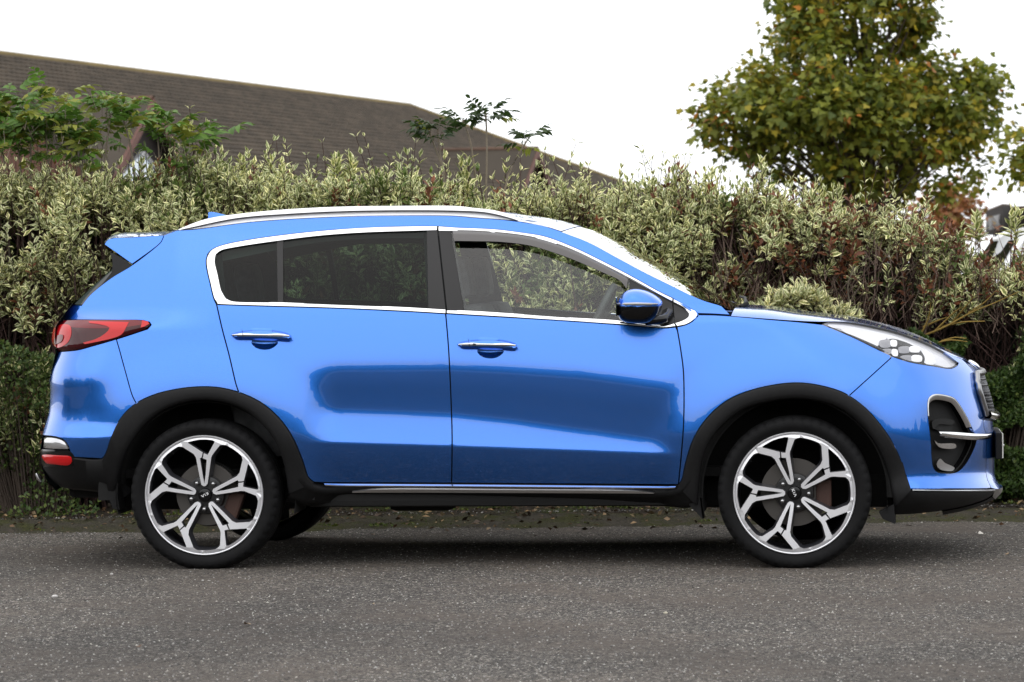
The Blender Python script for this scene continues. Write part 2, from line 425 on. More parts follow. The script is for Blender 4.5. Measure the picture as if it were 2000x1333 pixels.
def band(name, outer, inner, m, parent, prof, n=40, mirror=True, base=None):
    """a moulding between two traced lines; prof = [(across 0..1, proud)]"""
    O = resample(on_side(outer), n); I = resample(on_side(inner), n); V = []
    for a, h in prof: V.append(side3(O*(1-a)+I*a, h))
    V = np.array(V); k = len(prof); F = []
    for i in range(k-1):
        for j in range(n-1): F.append((i*n+j, i*n+j+1, (i+1)*n+j+1, (i+1)*n+j))
    ob = mesh_obj(name, V.reshape(-1, 3), F, m, parent, True)
    ob.data.set_sharp_from_angle(angle=R(60))
    if mirror: MIRROR.append(ob)
    return ob

# ------------------------------------------------------------------ traced lines of the side view
def C_(*p): return catmull(p)
CH_OUT_TOP_R = C_((854, 443), (812, 443), (731, 445), (650, 450), (569, 458), (488, 469), (434, 480), (415, 488), (406, 497), (403, 508), (404, 524), (410, 551), (418, 584), (423, 595))
CH_OUT_BOT_R = C_((423, 595), (515, 598), (650, 602), (785, 608), (870, 613))
CH_IN_TOP_R = C_((853, 451), (785, 453), (704, 456), (623, 462), (542, 472), (461, 484), (431, 490.5), (423, 497), (420, 508), (426, 535), (434, 570), (442, 583))
CH_IN_BOT_R = C_((442, 583), (453, 588), (553, 591), (650, 595), (785, 600), (870, 605))
CH_OUT_TOP_F = C_((857, 443), (896, 446), (966, 449), (1022, 456), (1064, 463), (1120, 484), (1176, 511), (1232, 540), (1288, 571), (1313, 583))
CH_IN_TOP_F = C_((857, 452.5), (924, 453), (980, 457), (1022, 462), (1064, 471), (1120, 491), (1176, 518), (1228, 545), (1288, 578), (1313, 592))
CH_OUT_BOT_F = C_((873.5, 613), (1008, 621), (1120, 628), (1204, 634), (1260, 638), (1299, 641), (1320, 639))
CH_IN_BOT_F = C_((873, 606), (913, 607), (1008, 613), (1120, 621), (1204, 626), (1246, 632), (1288, 635), (1316, 632))
CH_OUT_TIP = C_((1316, 585), (1344, 600), (1361, 611), (1363, 617), (1352, 628), (1338, 635), (1323.5, 638.5))
CH_IN_TIP = C_((1316, 593.5), (1336, 604), (1345, 614), (1344, 620), (1333, 627), (1319, 631.5))
RD_REAR = C_((423, 595), (434, 643), (447.5, 694), (461, 751), (466, 766))
DOOR_MID = C_((870.5, 613), (876, 680), (880, 760), (883, 850), (882, 944))
FD_FRONT = C_((1322, 639), (1329, 680), (1334.5, 722), (1336, 770), (1335, 830), (1331, 885), (1325, 947))
ARCH_R = C_((200.5, 896), (207, 885), (217, 856), (236, 817), (262, 791), (300, 772), (350, 760), (395, 756), (430, 758), (470, 768), (510, 787), (545, 817), (570, 852), (590, 897), (603, 934), (613, 942))
ARCH_R_IN = C_((222, 985), (228, 940), (240, 898), (258, 862), (284, 828), (318, 802), (358, 787), (398, 782), (440, 787), (480, 803), (512, 830), (538, 866), (554, 908), (563, 965))
ARCH_F = C_((1325, 947), (1331, 940), (1340, 902), (1355, 857), (1381, 817), (1420, 783), (1470, 762), (1530, 750), (1570, 749), (1612, 756), (1650, 769), (1690, 797), (1725, 837), (1750, 878), (1767, 922), (1779, 957))
ARCH_F_IN = C_((1362, 988), (1368, 920), (1382, 872), (1410, 832), (1450, 801), (1500, 785), (1560, 779), (1620, 789), (1662, 811), (1697, 847), (1722, 890), (1738, 942), (1746, 990))
def arch_part(c, p0, p1):
    i = int(np.argmin(np.hypot(*(c-np.array(p0)).T))); j = int(np.argmin(np.hypot(*(c-np.array(p1)).T)))
    return c[i:j+1] if i < j else c[j:i+1][::-1]
FENDER_TOP = C_((1363, 615), (1395, 615.5), (1428, 617.5), (1500, 624), (1560, 629), (1607, 634))
LAMP_LOW = C_((1607, 634), (1662, 657), (1707, 679), (1739, 694), (1775, 707), (1820, 715), (1859, 720), (1870, 714))
LAMP_TOP = C_((1607, 631), (1620, 626.5), (1640, 626), (1677, 632), (1752, 649), (1809, 670), (1846, 689), (1870, 707))
BUMP_SEAM = C_((1740, 700), (1657, 775))
QB_SEAM = C_((227, 663), (232, 680), (246, 731), (259, 775), (267, 790))
DGAP = C_((320, 460), (315, 472), (306, 481), (258, 518), (217, 543), (176, 576), (158, 598), (134, 625))
TAIL_TOP = C_((112, 626), (134, 625.5), (220, 626), (281, 627), (292, 630), (295, 635), (288, 643))
TAIL_LOW = C_((288, 643), (227, 663), (179, 677), (153, 684), (112, 688))
RAIL_BASE = C_((345, 450), (380, 448), (488, 434), (623, 425), (758, 421), (893, 422), (924, 425), (980, 429), (1019, 433.5))
ROOF_FRONT = C_((1019, 433.5), (1039, 437), (1068, 443), (1096, 452))
SCREEN_EDGE = C_((1096, 452), (1148, 472), (1204, 502), (1260, 532), (1315, 559), (1345, 574), (1375, 587), (1405, 596), (1410, 598))
FOG = catmull([(1812, 784), (1815, 776), (1826, 770), (1858, 775), (1866, 780), (1888, 814), (1899, 838), (1907, 858), (1899, 884), (1880, 914), (1866, 924), (1831, 923), (1823, 914), (1818, 862), (1812, 808)], 5, True)
def cup(cx, cy): return catmull([(cx-26, cy+4), (cx-18, cy-6), (cx, cy-10), (cx+18, cy-6), (cx+26, cy+5), (cx+19, cy+13), (cx+8, cy+18), (cx-8, cy+18), (cx-20, cy+13)], 3, True)
CUP_R, CUP_F = cup(517, 665), cup(958, 682)
cat = lambda *a: np.concatenate(a)

CAR = thing('blue_car', 'bright blue five-door SUV parked side-on on the asphalt before the hedge', 'car')
RD_ARCH = arch_part(ARCH_R, (466, 766), (613, 942))
rear_door = panel('rear_door', cat(CH_OUT_BOT_R, DOOR_MID[1:], C_((882, 944), (750, 943.5), (625, 943), (613, 942)), RD_ARCH[::-1], RD_REAR[::-1]), PAINT, CAR, holes=[CUP_R], dz=.008)
front_door = panel('front_door', cat(CH_OUT_BOT_F, FD_FRONT[1:], C_((1325, 947), (1100, 945.5), (882, 944)), DOOR_MID[::-1]), PAINT, CAR, holes=[CUP_F], dz=.008)
FA = arch_part(ARCH_F, (1325, 947), (1657, 772))
fender = panel('front_wing', cat(FENDER_TOP, arch_part(LAMP_LOW, (1607, 634), (1739, 694))[1:], BUMP_SEAM, FA[::-1], FD_FRONT[::-1], CH_OUT_TIP[::-1]), PAINT, CAR, dx=.015)
RQ = arch_part(ARCH_R, (267, 788), (466, 766))
quarter = panel('body_side_panel', cat(RAIL_BASE, ROOF_FRONT[1:], SCREEN_EDGE[1:], C_((1410, 598), (1428, 616)), C_((1427, 616), (1395, 614), (1364, 613)), CH_OUT_TOP_F[::-1], CH_OUT_TOP_R, RD_REAR, RQ[::-1], QB_SEAM[::-1], arch_part(TAIL_LOW, (288, 643), (227, 663))[::-1], arch_part(TAIL_TOP, (134, 625.5), (288, 643))[::-1], DGAP[::-1]), PAINT, CAR, dx=.015, inner=False)
rear_bumper = panel('rear_bumper', cat(arch_part(TAIL_LOW, (227, 663), (112, 688)), C_((112, 688), (103, 716), (97, 740), (98, 762), (96, 805), (87, 835), (83, 850)), C_((84, 851), (100, 852), (118, 856), (129, 864), (136, 878), (138, 893)), C_((138, 893), (200, 896)), arch_part(ARCH_R, (200, 896), (267, 788)), QB_SEAM[::-1]), PAINT, CAR, dx=.008, dz=.007, gap=.002)
front_bumper = panel('front_bumper', cat(BUMP_SEAM, arch_part(ARCH_F, (1657, 772), (1779, 957)), C_((1779, 955), (1850, 955), (1900, 955), (1936, 954.5)), C_((1936, 953), (1927, 930), (1927, 890), (1928, 862), (1927, 850), (1922, 835), (1922, 811), (1915, 787), (1906, 757), (1903, 731), (1890, 712), (1876, 699)), C_((1870, 714), (1859, 720), (1820, 715), (1775, 707), (1740, 696))), PAINT, CAR, holes=[FOG], dx=.007, dz=.007, gap=.002)

# window surround: bright trim, black pillars, glass, wind deflector
TP = [(0, -.004), (.08, .004), (.5, .006), (.92, .003), (1, -.006)]
band('window_trim', cat(CH_OUT_TOP_R), cat(CH_IN_TOP_R), CHROME, CAR, TP, 70)
band('window_trim', CH_OUT_BOT_R, CH_IN_BOT_R, CHROME, CAR, TP, 50)
band('window_trim', CH_OUT_TOP_F, CH_IN_TOP_F, CHROME, CAR, TP, 60)
band('window_trim', CH_OUT_BOT_F, CH_IN_BOT_F, CHROME, CAR, TP, 50)
band('window_trim', CH_OUT_TIP, CH_IN_TIP, CHROME, CAR, TP, 36)
def poly(*p): return np.concatenate([catmull([a, b], 10)[:-1] for a, b in zip(p, p[1:]+p[:1])])
panel('pillar_trim', poly((833, 450), (854, 449), (871, 607), (836, 605)), SATIN, CAR, off=-.001, inner=False, depth=.01, gap=.0015)
panel('pillar_trim', poly((856, 449), (881, 450), (908, 610), (873, 608)), SATIN, CAR, off=-.001, inner=False, depth=.01, gap=.0015)
panel('pillar_trim', poly((540.5, 469), (552.5, 468), (553.5, 593), (542.5, 592)), SATIN, CAR, off=-.003, inner=False, depth=.01, gap=0)
panel('mirror_sail_trim', poly((1229, 543), (1313, 590), (1318, 634), (1229, 632)), SATIN, CAR, off=-.003, inner=False, depth=.01, gap=.001)
panel('corner_trim', cat(CH_IN_TIP, catmull([(1319, 631.5), (1316, 593.5)], 10)[1:-1]), SATIN, CAR, off=-.003, inner=False, depth=.01, gap=-.002)
panel('rear_quarter_glass', cat(CH_IN_TOP_R[np.where(CH_IN_TOP_R[:, 0] < 543)[0][0]-1:], C_((442, 583), (453, 588), (544, 592))), GLASS_DARK, CAR, off=-.008, inner=False, depth=0, gap=-.006, dx=.05, dz=.03)
t_ = CH_IN_TOP_R[(CH_IN_TOP_R[:, 0] > 550) & (CH_IN_TOP_R[:, 1] < 480)]
panel('rear_door_glass', cat(t_, C_((551, 592), (650, 596), (785, 601), (838, 603)), C_((838, 603), (834, 451))), GLASS_DARK, CAR, off=-.008, inner=False, depth=0, gap=-.005, dx=.05, dz=.03)
t_ = CH_IN_TOP_F[(CH_IN_TOP_F[:, 0] > 880) & (CH_IN_TOP_F[:, 0] < 1231)]
panel('front_door_glass', cat(t_, C_((1231, 546), (1231, 630)), C_((1231, 630), (1204, 627), (1120, 621), (1008, 614), (908, 608)), C_((908, 608), (881, 453))[:-1]), GLASS_CLEAR, CAR, off=-.009, inner=False, depth=0, gap=-.004, dx=.05, dz=.03)
WD_LOW = C_((888, 476), (924, 476.5), (980, 478), (1036, 485), (1078, 497), (1120, 512), (1176, 536), (1212, 553), (1224, 568))
WD_TOP = C_((884, 452), (924, 453), (980, 457), (1022, 462), (1064, 471), (1120, 491), (1176, 518), (1227, 545))
band('wind_deflector', WD_TOP, WD_LOW, SMOKE, CAR, [(0, .002), (.12, .012), (.5, .018), (1, .024), (1.0, .021), (.5, .014), (.1, .006)], 50)

# arch mouldings, sills, lower cladding
AP = [(0, -.004), (.02, .008), (.14, .012), (.7, .012), (.93, .006), (1.0, -.006), (1.02, -.05)]
band('wheel_arch_trim', ARCH_R, ARCH_R_IN, PLASTIC, CAR, AP, 90)
band('wheel_arch_trim', ARCH_F, ARCH_F_IN, PLASTIC, CAR, AP, 90)
band('sill_trim', C_((596, 915), (613, 944), (750, 944.5), (882, 945), (1100, 946.5), (1326, 948.5), (1343, 915)), C_((556, 984), (620, 991), (750, 993), (1000, 994), (1200, 996), (1350, 994), (1366, 985)), PLASTIC, CAR, [(0, -.03), (.02, -.002), (.1, .010), (.32, .012), (.36, .006), (.75, .001), (1, -.03), (1.03, -.10)], 80)
band('sill_bright_strip', C_((632, 943.6), (882, 945.2), (1322, 949)), C_((632, 946.8), (882, 948.4), (1322, 952)), CHROME, CAR, [(0, .006), (.2, .015), (.8, .015), (1, .006)], 40)
band('sill_bright_blade', C_((689, 956), (724, 951.5), (760, 950), (1000, 951.5), (1200, 953), (1250, 955), (1277, 958)), C_((689, 957.5), (724, 957.8), (800, 958), (1000, 958.6), (1200, 959.4), (1250, 959.6), (1278, 959.4)), SATINMETAL, CAR, [(0, .006), (.15, .018), (.9, .020), (1, .006)], 60)
band('rear_bumper_cladding', C_((83, 880), (95, 888), (138, 893.5), (200, 896.5), (214, 880)), C_((92, 944), (114, 963), (168, 970), (206, 975), (226, 985)), PLASTIC, CAR, [(0, -.004), (.03, .004), (.5, .002), (.8, -.004), (1, -.03), (1.06, -.12)], 40)
band('front_lower_valance', C_((1752, 900), (1779, 957.5), (1830, 957.5), (1880, 957.5), (1939, 957)), C_((1746, 1008), (1790, 1006), (1840, 1000), (1890, 990), (1938, 974)), PLASTIC, CAR, [(0, -.004), (.03, .004), (.2, .003), (.6, .0), (1, -.006), (1.03, -.10)], 40)
band('valance_edge_strip', C_((1781, 956.6), (1860, 957.2), (1941, 956.6)), C_((1781, 959.4), (1860, 960.4), (1942, 960)), SATINMETAL, CAR, [(0, .004), (.3, .010), (.7, .010), (1, .003)], 30)
# ------------------------------------------------------------------ panels that run across the car: bonnet, screen, roof, tailgate, bumpers' middles
def e_side(pts): XZ = on_side(np.asarray(pts, float)); return side3(XZ)
def e_at(pts): p = np.asarray(pts, float); return np.concatenate([at_y(p[:, 0], p[:, 1], 0*p[:, 0]+p[:, 2])])
def c_at(pts): p = np.asarray(pts, float); return at_y(p[:, 0], p[:, 1], 0*p[:, 0])
def across(name, E, Cc, m, parent, n=40, k=25, pw=2.2, lift=0.0, thick=0.0):
    """skin from the right edge line E over the centre line Cc to the left edge"""
    E = resample(E, n); Cc = resample(Cc, n); q = np.linspace(-1, 1, k); V = np.zeros((n, k, 3))
    for j, s in enumerate(q):
        g = ((s*s+.0025)**.5-.05)**pw/((1.0025)**.5-.05)**pw; V[:, j, 0] = Cc[:, 0]+(E[:, 0]-Cc[:, 0])*g; V[:, j, 2] = Cc[:, 2]+(E[:, 2]-Cc[:, 2])*g; V[:, j, 1] = s*abs(E[:, 1])
    if lift: V[:, :, 2] += lift
    F = [(i*k+j, i*k+j+1, (i+1)*k+j+1, (i+1)*k+j) for i in range(n-1) for j in range(k-1)]
    o = mesh_obj(name, V.reshape(-1, 3), F, m, parent, True)
    return o, V
# bonnet: from the screen base to the nose
E_BON = e_side(C_((1428, 617.5), (1500, 623), (1560, 627), (1600, 628.5), (1628, 628), (1650, 629), (1677, 632.5), (1752, 649), (1809, 670), (1846, 688), (1864, 697), (1876, 699)))
C_BON = c_at(C_((1447, 597), (1500, 600), (1565, 609), (1640, 619), (1715, 635), (1790, 659), (1846, 682), (1880, 698), (1893, 707)))
bonnet, _ = across('bonnet', E_BON, C_BON, PAINT, CAR, 60, 81, 9.0)
panel('bumper_corner', np.array([(1844, 688), (1864, 696.5), (1880, 700), (1876, 711), (1868, 706), (1856, 696.5)], float), PAINT, CAR, inner=False, gap=0, dx=.01, depth=.01)
# nose above and below the grille
nose_e = C_((1876, 699), (1890, 712), (1903, 731)); nose_c = C_((1893, 707), (1906, 716), (1915, 727))
across('nose_panel', e_side(nose_e), c_at(nose_c), PAINT, CAR, 12, 25, 2.4)
gr_e = e_side(C_((1903, 731), (1906, 757), (1915, 787), (1922, 811))); gr_c = c_at(C_((1915, 727), (1924, 755), (1934, 790), (1938, 812)))
grille, GV = across('grille', gr_e, gr_c, DARK, CAR, 16, 25, 2.4)
across('bumper_middle', e_side(C_((1922, 811), (1922, 835), (1927, 850), (1928, 862), (1927, 890), (1927, 930), (1936, 953))), c_at(C_((1938, 812), (1939, 835), (1941, 862), (1942, 900), (1943, 930), (1955, 953))), PAINT, CAR, 30, 25, 2.4)
def gpt(u, v, off=.012):
    n, k = GV.shape[:2]; f = v*(n-1); g = u*(k-1); i = min(int(f), n-2); j = min(int(g), k-2); a, b = f-i, g-j
    p = GV[i, j]*(1-a)*(1-b)+GV[i+1, j]*a*(1-b)+GV[i, j+1]*(1-a)*b+GV[i+1, j+1]*a*b
    nn = np.cross(GV[i, j+1]-GV[i, j], GV[i+1, j]-GV[i, j]); nn /= np.linalg.norm(nn)+1e-9
    if nn[0] < 0: nn = -nn
    return p+nn*off
acc = Acc()
for r in range(7):
    for c in range(30):
        u0 = (c+.5*(r % 2)+.5)/30.5; v0 = (r+.6)/7.2
        ring = [gpt(min(max(u0+.019*math.cos(a), 0), 1), min(max(v0+.095*math.sin(a), 0), 1), .010) for a in [R(30+60*q) for q in range(7)]]
        V, F = tube_arrays(ring, .0032, 4); acc.add(V, F)
acc.build('grille_honeycomb', mat('grille_mesh_metal', (.10, .10, .105), .25, .8), grille)
fr_e = [gpt(.0, v, .012) for v in np.linspace(0, 1, 14)]; fr_t = [gpt(u, 0.0, .012) for u in np.linspace(0, 1, 30)]; fr_l = [gpt(1.0, v, .012) for v in np.linspace(0, 1, 14)]
V, F = tube_arrays(fr_e[::-1]+fr_t[1:]+fr_l[1:], .014, 8); a = Acc(); a.add(V, F); a.build('grille_frame', mat('dark_satin_metal', (.30, .30, .31), .3, .9), grille, True)
V, F = tube_arrays([gpt(u, 1.0, .018) for u in np.linspace(0, 1, 24)], .020, 8); a = Acc(); a.add(V, F); a.build('grille_lower_bar', CHROME, grille, True)
# windscreen and roof
scr_e = e_side(C_((1425, 604), (1410, 598), (1375, 587), (1345, 574), (1315, 559), (1260, 532), (1204, 502), (1148, 472), (1096, 452)))
scr_c = c_at(C_((1447, 601), (1405, 578), (1372, 559), (1316, 529), (1260, 500), (1190, 463), (1156, 448), (1134, 442)))
across('windscreen', scr_e, scr_c, GLASS_SCREEN, CAR, 40, 41, 1.4, lift=-.003)
V = []
roof_e = e_side(cat(ROOF_FRONT[::-1], RAIL_BASE[::-1][1:], C_((345, 450), (328, 456))[1:]))
rr = resample(roof_e, 40); rc = rr.copy(); rc[:, 1] = 0; rc[:, 2] += .035
f0 = c_at([(1134, 442)])[0]; w = sstep(np.arange(40), 10, 0)
rc[:, 0] += w*(f0[0]-rc[0, 0]); rc[:, 2] += w*(f0[2]-rc[0, 2])
roof, ROOFV = across('roof_panel', rr, rc, PAINT, CAR, 40, 41, 1.4)
# spoiler, rear glass, tailgate
SP_TOP = C_((328, 456), (320, 459.5), (265, 463), (212, 467.5), (204, 475))
sp_e = side3(on_side(SP_TOP)); sp_c = sp_e.copy(); sp_c[:, 1] = 0; sp_c[:, 2] += .03; sp_c[-6:, 0] -= .05
spoiler, _ = across('spoiler', sp_e, sp_c, PAINT, CAR, 16, 21, 2.2)
sl_e = side3(on_side(C_((204, 476), (230, 496), (256, 515))), -.004); sl_c = sl_e.copy(); sl_c[:, 1] = 0; sl_c[:, 2] += .02; sl_c[0, 0] -= .05
across('spoiler_underside', sl_e, sl_c, DARK, spoiler, 8, 15)
panel('spoiler_end', cat(C_((320, 460), (315, 472), (306, 481), (258, 516)), C_((258, 516), (230, 496), (204, 478))[1:], C_((204, 477), (212, 468), (265, 463.5), (320, 460))[1:-1]), PAINT, CAR, inner=False, gap=.0015, dx=.012)
panel('rear_pillar_trim', cat(C_((258, 518), (217, 543), (176, 576)), C_((176, 576), (200, 553), (217, 532))[1:], C_((217, 532), (219, 510), (214, 492))[1:], C_((214, 492), (236, 503), (258, 518))[1:-1]), PLASTIC, CAR, off=-.004, inner=False, gap=0, dx=.012)
rg_e = e_at([(221, 522, -.66), (190, 551, -.67), (160, 577, -.68), (141, 594, -.69)]); rg_c = rg_e.copy(); rg_c[:, 1] = 0; rg_c[:, 0] -= .06
rear_window, _ = across('rear_window', rg_e, rg_c, GLASS_DARK, CAR, 16, 21, 2.6)
panel('rear_window_return', cat(C_((218, 542), (176, 575), (160, 594)), C_((160, 594), (142, 594))[1:], C_((142, 594), (165, 572), (190, 549), (219, 524))[1:-1], C_((219, 524), (218, 534))[:1]), mat('dark_rear_glass_edge', (.02, .021, .022), .12, 0, .6), CAR, off=-.010, inner=False, gap=0, dx=.01)
panel('tailgate_return', cat(C_((159, 597), (147, 610), (135, 623)), C_((135, 623), (121, 623))[1:], C_((121, 623), (129, 609), (141, 596))[1:-1], C_((141, 596), (150, 596))), PAINT, CAR, off=-.010, inner=False, gap=0, dx=.01)
tg_pts = [(143, 592, -.69), (130, 608, -.70), (118, 624, -.70), (108, 640, -.70), (107, 660, -.70), (110, 686, -.70), (103, 714, -.68), (98, 738, -.67), (98, 762, -.66)]
tg_e = e_at(tg_pts); tg_c = tg_e.copy(); tg_c[:, 1] = 0; tg_c[:, 0] -= .075
tailgate, _ = across('tailgate', tg_e, tg_c, PAINT, CAR, 30, 25, 2.4)
rb_pts = [(98, 762, -.66), (96, 805, -.66), (87, 835, -.66), (83, 851, -.66), (79, 884, -.66), (80, 908, -.66), (90, 938, -.66), (112, 962, -.66)]
rb_e = e_at(rb_pts); rb_c = rb_e.copy(); rb_c[:, 1] = 0; rb_c[:, 0] -= .075
across('rear_bumper_middle', rb_e[:5], rb_c[:5], PAINT, CAR, 20, 25, 2.4)
across('rear_bumper_lower', rb_e[4:], rb_c[4:], PLASTIC, CAR, 14, 25, 2.4)
sk = at_y(np.array([79., 84, 88]), np.array([925., 935, 941]), np.array([-.45]*3))
V, F = tube_arrays(np.concatenate([sk-np.array((.02, 0, 0))]), [.008, .012, .006], 6); a = Acc(); a.add(V, F); MIRROR.append(a.build('rear_skid_trim', SATINMETAL, CAR, True))
# rear lamps
tl = cat(C_((111, 627), (134, 626.5), (220, 627), (281, 628), (291, 631), (294, 635), (287, 642)), TAIL_LOW[1:-1], C_((114, 687), (108, 672), (106.5, 655), (108, 638)))
tail = panel('tail_lamp', tl, GLASS_REDDARK, CAR, off=.004, depth=.03, gap=.002, dx=.008, dz=.006, inner=False, crown=(.010, .02))
def lampbit(name, pl, m, off=.016): return panel(name, pl, m, tail, off=off, depth=.004, gap=0, dx=.01, dz=.006, inner=False)
lampbit('lamp_upper_band', cat(C_((128, 630), (200, 630), (281, 631), (289, 635)), C_((289, 636), (240, 643), (180, 644.5), (130, 642))), GLASS_RED, .0145)
lampbit('lamp_bright_strip', cat(C_((176, 633), (253, 634)), C_((253, 634), (246, 646), (238, 656), (220, 663), (170, 674))[1:], C_((166, 671), (190, 664), (207, 654), (216, 644), (200, 639), (177, 636))), GLASS_RED2, .0165)
lampbit('lamp_tip', cat(C_((279, 630), (290, 632), (293, 636), (284, 641), (276, 643))), GLASS_RED2, .0155)
lampbit('lamp_corner_lens', catmull([(112, 643), (128, 637), (142, 641), (144, 655), (136, 672), (118, 680), (109, 670)], 4, True), GLASS_RED2, .0155)
lampbit('lamp_reflector', catmull([(113, 665), (122, 655), (130, 656), (127, 668), (112, 673)], 4, True), GLASS_RED, .019)
panel('reversing_lamp', cat(C_((84, 854.5), (100, 855), (114, 858), (125, 864), (132, 878)), C_((132, 878), (105, 878), (83, 876))[1:]), mat('clear_ribbed_lens', (.55, .55, .56), .15, .6, 1.0), CAR, off=-.004, depth=.01, gap=.001, inner=False, dx=.008, crown=(.006, .02))
panel('rear_reflector', catmull([(84, 890), (112, 889.5), (140, 893), (140, 905), (133, 908.5), (110, 907), (92, 904)], 4, True), GLASS_RED2, CAR, off=.006, depth=.006, gap=0, inner=False, dx=.01, crown=(.003, .01))
band('reflector_surround', C_((80, 878), (110, 879), (136, 881), (146, 893), (144, 908)), C_((79, 912), (95, 912), (120, 913), (138, 912), (143, 910)), GLOSS, CAR, [(0, .0), (.2, .003), (.8, .003), (1, 0)], 24)

# headlamp: dark bowl, white reflector, four cube lenses, clear cover
LP = cat(LAMP_TOP, LAMP_LOW[::-1][1:-1])
head = panel('headlamp', LP, mat('lamp_bowl_silver', (.55, .55, .58), .3, .3), CAR, off=-.012, depth=0, gap=-.001, inner=False, dx=.02)
band('lamp_black_edge', LAMP_LOW, LAMP_LOW-np.stack([-.0*LAMP_LOW[:, 0], 4+5*np.exp(-((LAMP_LOW[:, 0]-1720)/60)**2)], 1), GLOSS, head, [(0, -.001), (.4, -.001), (1, -.008)], 50)
def hbit(name, pl, m, off, depth=.01, crown=0): return panel(name, pl, m, head, off=off, depth=depth, gap=0, inner=False, dx=.012, dz=.008, crown=crown)
REFL = mat('white_lamp_reflector', (.78, .78, .80), .22, .35)
hbit('lamp_reflector', catmull([(1644, 641), (1655, 640), (1700, 648), (1733, 656), (1722, 668), (1708, 677), (1690, 668), (1662, 653)], 5, True), REFL, -.008, crown=(-.003, .02))
hbit('lamp_bezel', cat(C_((1618, 631), (1645, 632), (1700, 642), (1752, 655), (1806, 678), (1850, 702), (1862, 715)), C_((1850, 716), (1815, 705), (1780, 685), (1735, 659), (1700, 650), (1650, 641), (1620, 636))), mat('lamp_bezel_silver', (.72, .72, .75), .3, .2), -.010)
hbit('lamp_bezel', catmull([(1808, 680), (1822, 690), (1830, 707), (1820, 712), (1806, 706), (1800, 692)], 5, True), REFL, -.007)
hbit('lamp_dark_bowl', catmull([(1714, 679), (1726, 668), (1742, 660), (1762, 664), (1782, 672), (1800, 684), (1808, 700), (1804, 708), (1775, 702), (1740, 690)], 4, True), GLOSS, -.006, .004)
for (cx, cy, w, h) in ((1746, 670, 11, 12), (1748, 689, 10, 14), (1787, 682, 19, 10), (1791, 700, 19, 11)):
    p = catmull([(cx-w/2, cy-h/2), (cx+w/2, cy-h/2+1), (cx+w/2, cy+h/2), (cx-w/2, cy+h/2-1)], 3, True)
    pj = hbit('projector_lens', p, mat('lamp_lens_white', (.86, .86, .88), .12, 0, .8), -.002, .006, crown=(.004, .008))
    q = catmull([(cx-w/2-22, cy-h/2+1), (cx-w/2, cy-h/2), (cx-w/2, cy+h/2), (cx-w/2-20, cy+h/2+1)], 3, True)
    hbit('projector_body', q, mat('projector_body_grey', (.30, .30, .32), .3, .5), -.004, .004, crown=(.003, .01))
panel('lamp_cover', LP, GLASS_LAMP, head, off=.006, depth=0, gap=.0015, inner=False, dx=.015, dz=.008)

# fog-lamp recess
fogr = panel('fog_lamp_recess', FOG, DARK, CAR, off=-.050, depth=0, gap=0, inner=False, dx=.015)
band('recess_wall', np.r_[FOG, FOG[:1]], np.r_[FOG, FOG[:1]], GLOSS, fogr, [(0, .0015), (.5, -.02), (1, -.05)], 70)
FOGI = FOG+(np.array([(1858, 850)])-FOG)*.13
band('recess_frame', cat(FOG[-6:], FOG[:26]), cat(FOGI[-6:], FOGI[:26]), SATINMETAL, fogr, [(0, .0), (.3, .002), (1, -.012)], 50)
def fbit(name, pl, m, off, depth=.012): return panel(name, pl, m, fogr, off=off, depth=depth, gap=0, inner=False, dx=.012, dz=.006)
fbit('fog_vane', catmull([(1828, 822), (1850, 817), (1872, 823), (1868, 829), (1840, 829), (1830, 838)], 4, True), DARK, -.02)
fbit('fog_lens', catmull([(1834, 836), (1846, 826), (1868, 828), (1870, 840), (1850, 842)], 4, True), DARK, -.03)
fbit('fog_bright_blade', catmull([(1831, 860), (1838, 866), (1873, 868), (1874, 875), (1852, 877), (1838, 872)], 4, True), CHROME, -.018)
fbit('fog_lower_blade', catmull([(1843, 897), (1852, 905), (1872, 915), (1868, 920), (1842, 917), (1836, 909)], 4, True), SATINMETAL, -.02)
band('bumper_bright_blade', C_((1830, 843.5), (1860, 844), (1900, 847), (1932, 848)), C_((1834, 852), (1860, 857), (1900, 861), (1931, 858)), CHROME, CAR, [(0, -.02), (.05, .012), (.5, .016), (.9, .010), (1, -.02)], 30)
# number plate on its holder, chin
bm = bmesh.new(); pc = at_y(np.array(1948.), np.array(866.), np.array(0.)); bm_box(bm, (pc[0]-.018, -.27, pc[2]-.06), (pc[0]+.012, .27, pc[2]+.062), .004)
ph = bm_obj('number_plate_holder', bm, PLASTIC, CAR)
bm = bmesh.new(); bm_box(bm, (pc[0]+.0125, -.26, pc[2]-.056), (pc[0]+.018, .26, pc[2]+.056), .001); bm_obj('number_plate', bm, mat('white_plate', (.75, .75, .72), .3), ph)
bm = bmesh.new(); bmesh.ops.create_uvsphere(bm, u_segments=10, v_segments=6, radius=.006, matrix=Matrix.Translation((pc[0]+.02, -.2, pc[2]))); bm_obj('plate_screw', bm, NUT, ph, True)
chin_e = e_side(C_((1936, 957), (1942, 962), (1940, 974))); chin_c = c_at(C_((1957, 950), (1958, 956), (1944, 974)))
across('chin_skid_trim', chin_e, chin_c, SATINMETAL, CAR, 8, 21, 2.4)
across('chin_underside', e_side(C_((1938, 974), (1890, 990), (1840, 1000))), c_at(C_((1944, 974), (1890, 992), (1840, 1000))), PLASTIC, CAR, 8, 15)
# badge on the bonnet nose
bm = bmesh.new(); bc = c_at([(1903, 712)])[0]; bmesh.ops.create_uvsphere(bm, u_segments=16, v_segments=8, radius=1, matrix=Matrix.Translation(bc) @ Matrix.Rotation(R(35), 4, 'Y') @ Matrix.Diagonal((.035, .065, .012, 1))); bm_obj('nose_badge', bm, CHROME, CAR, True)
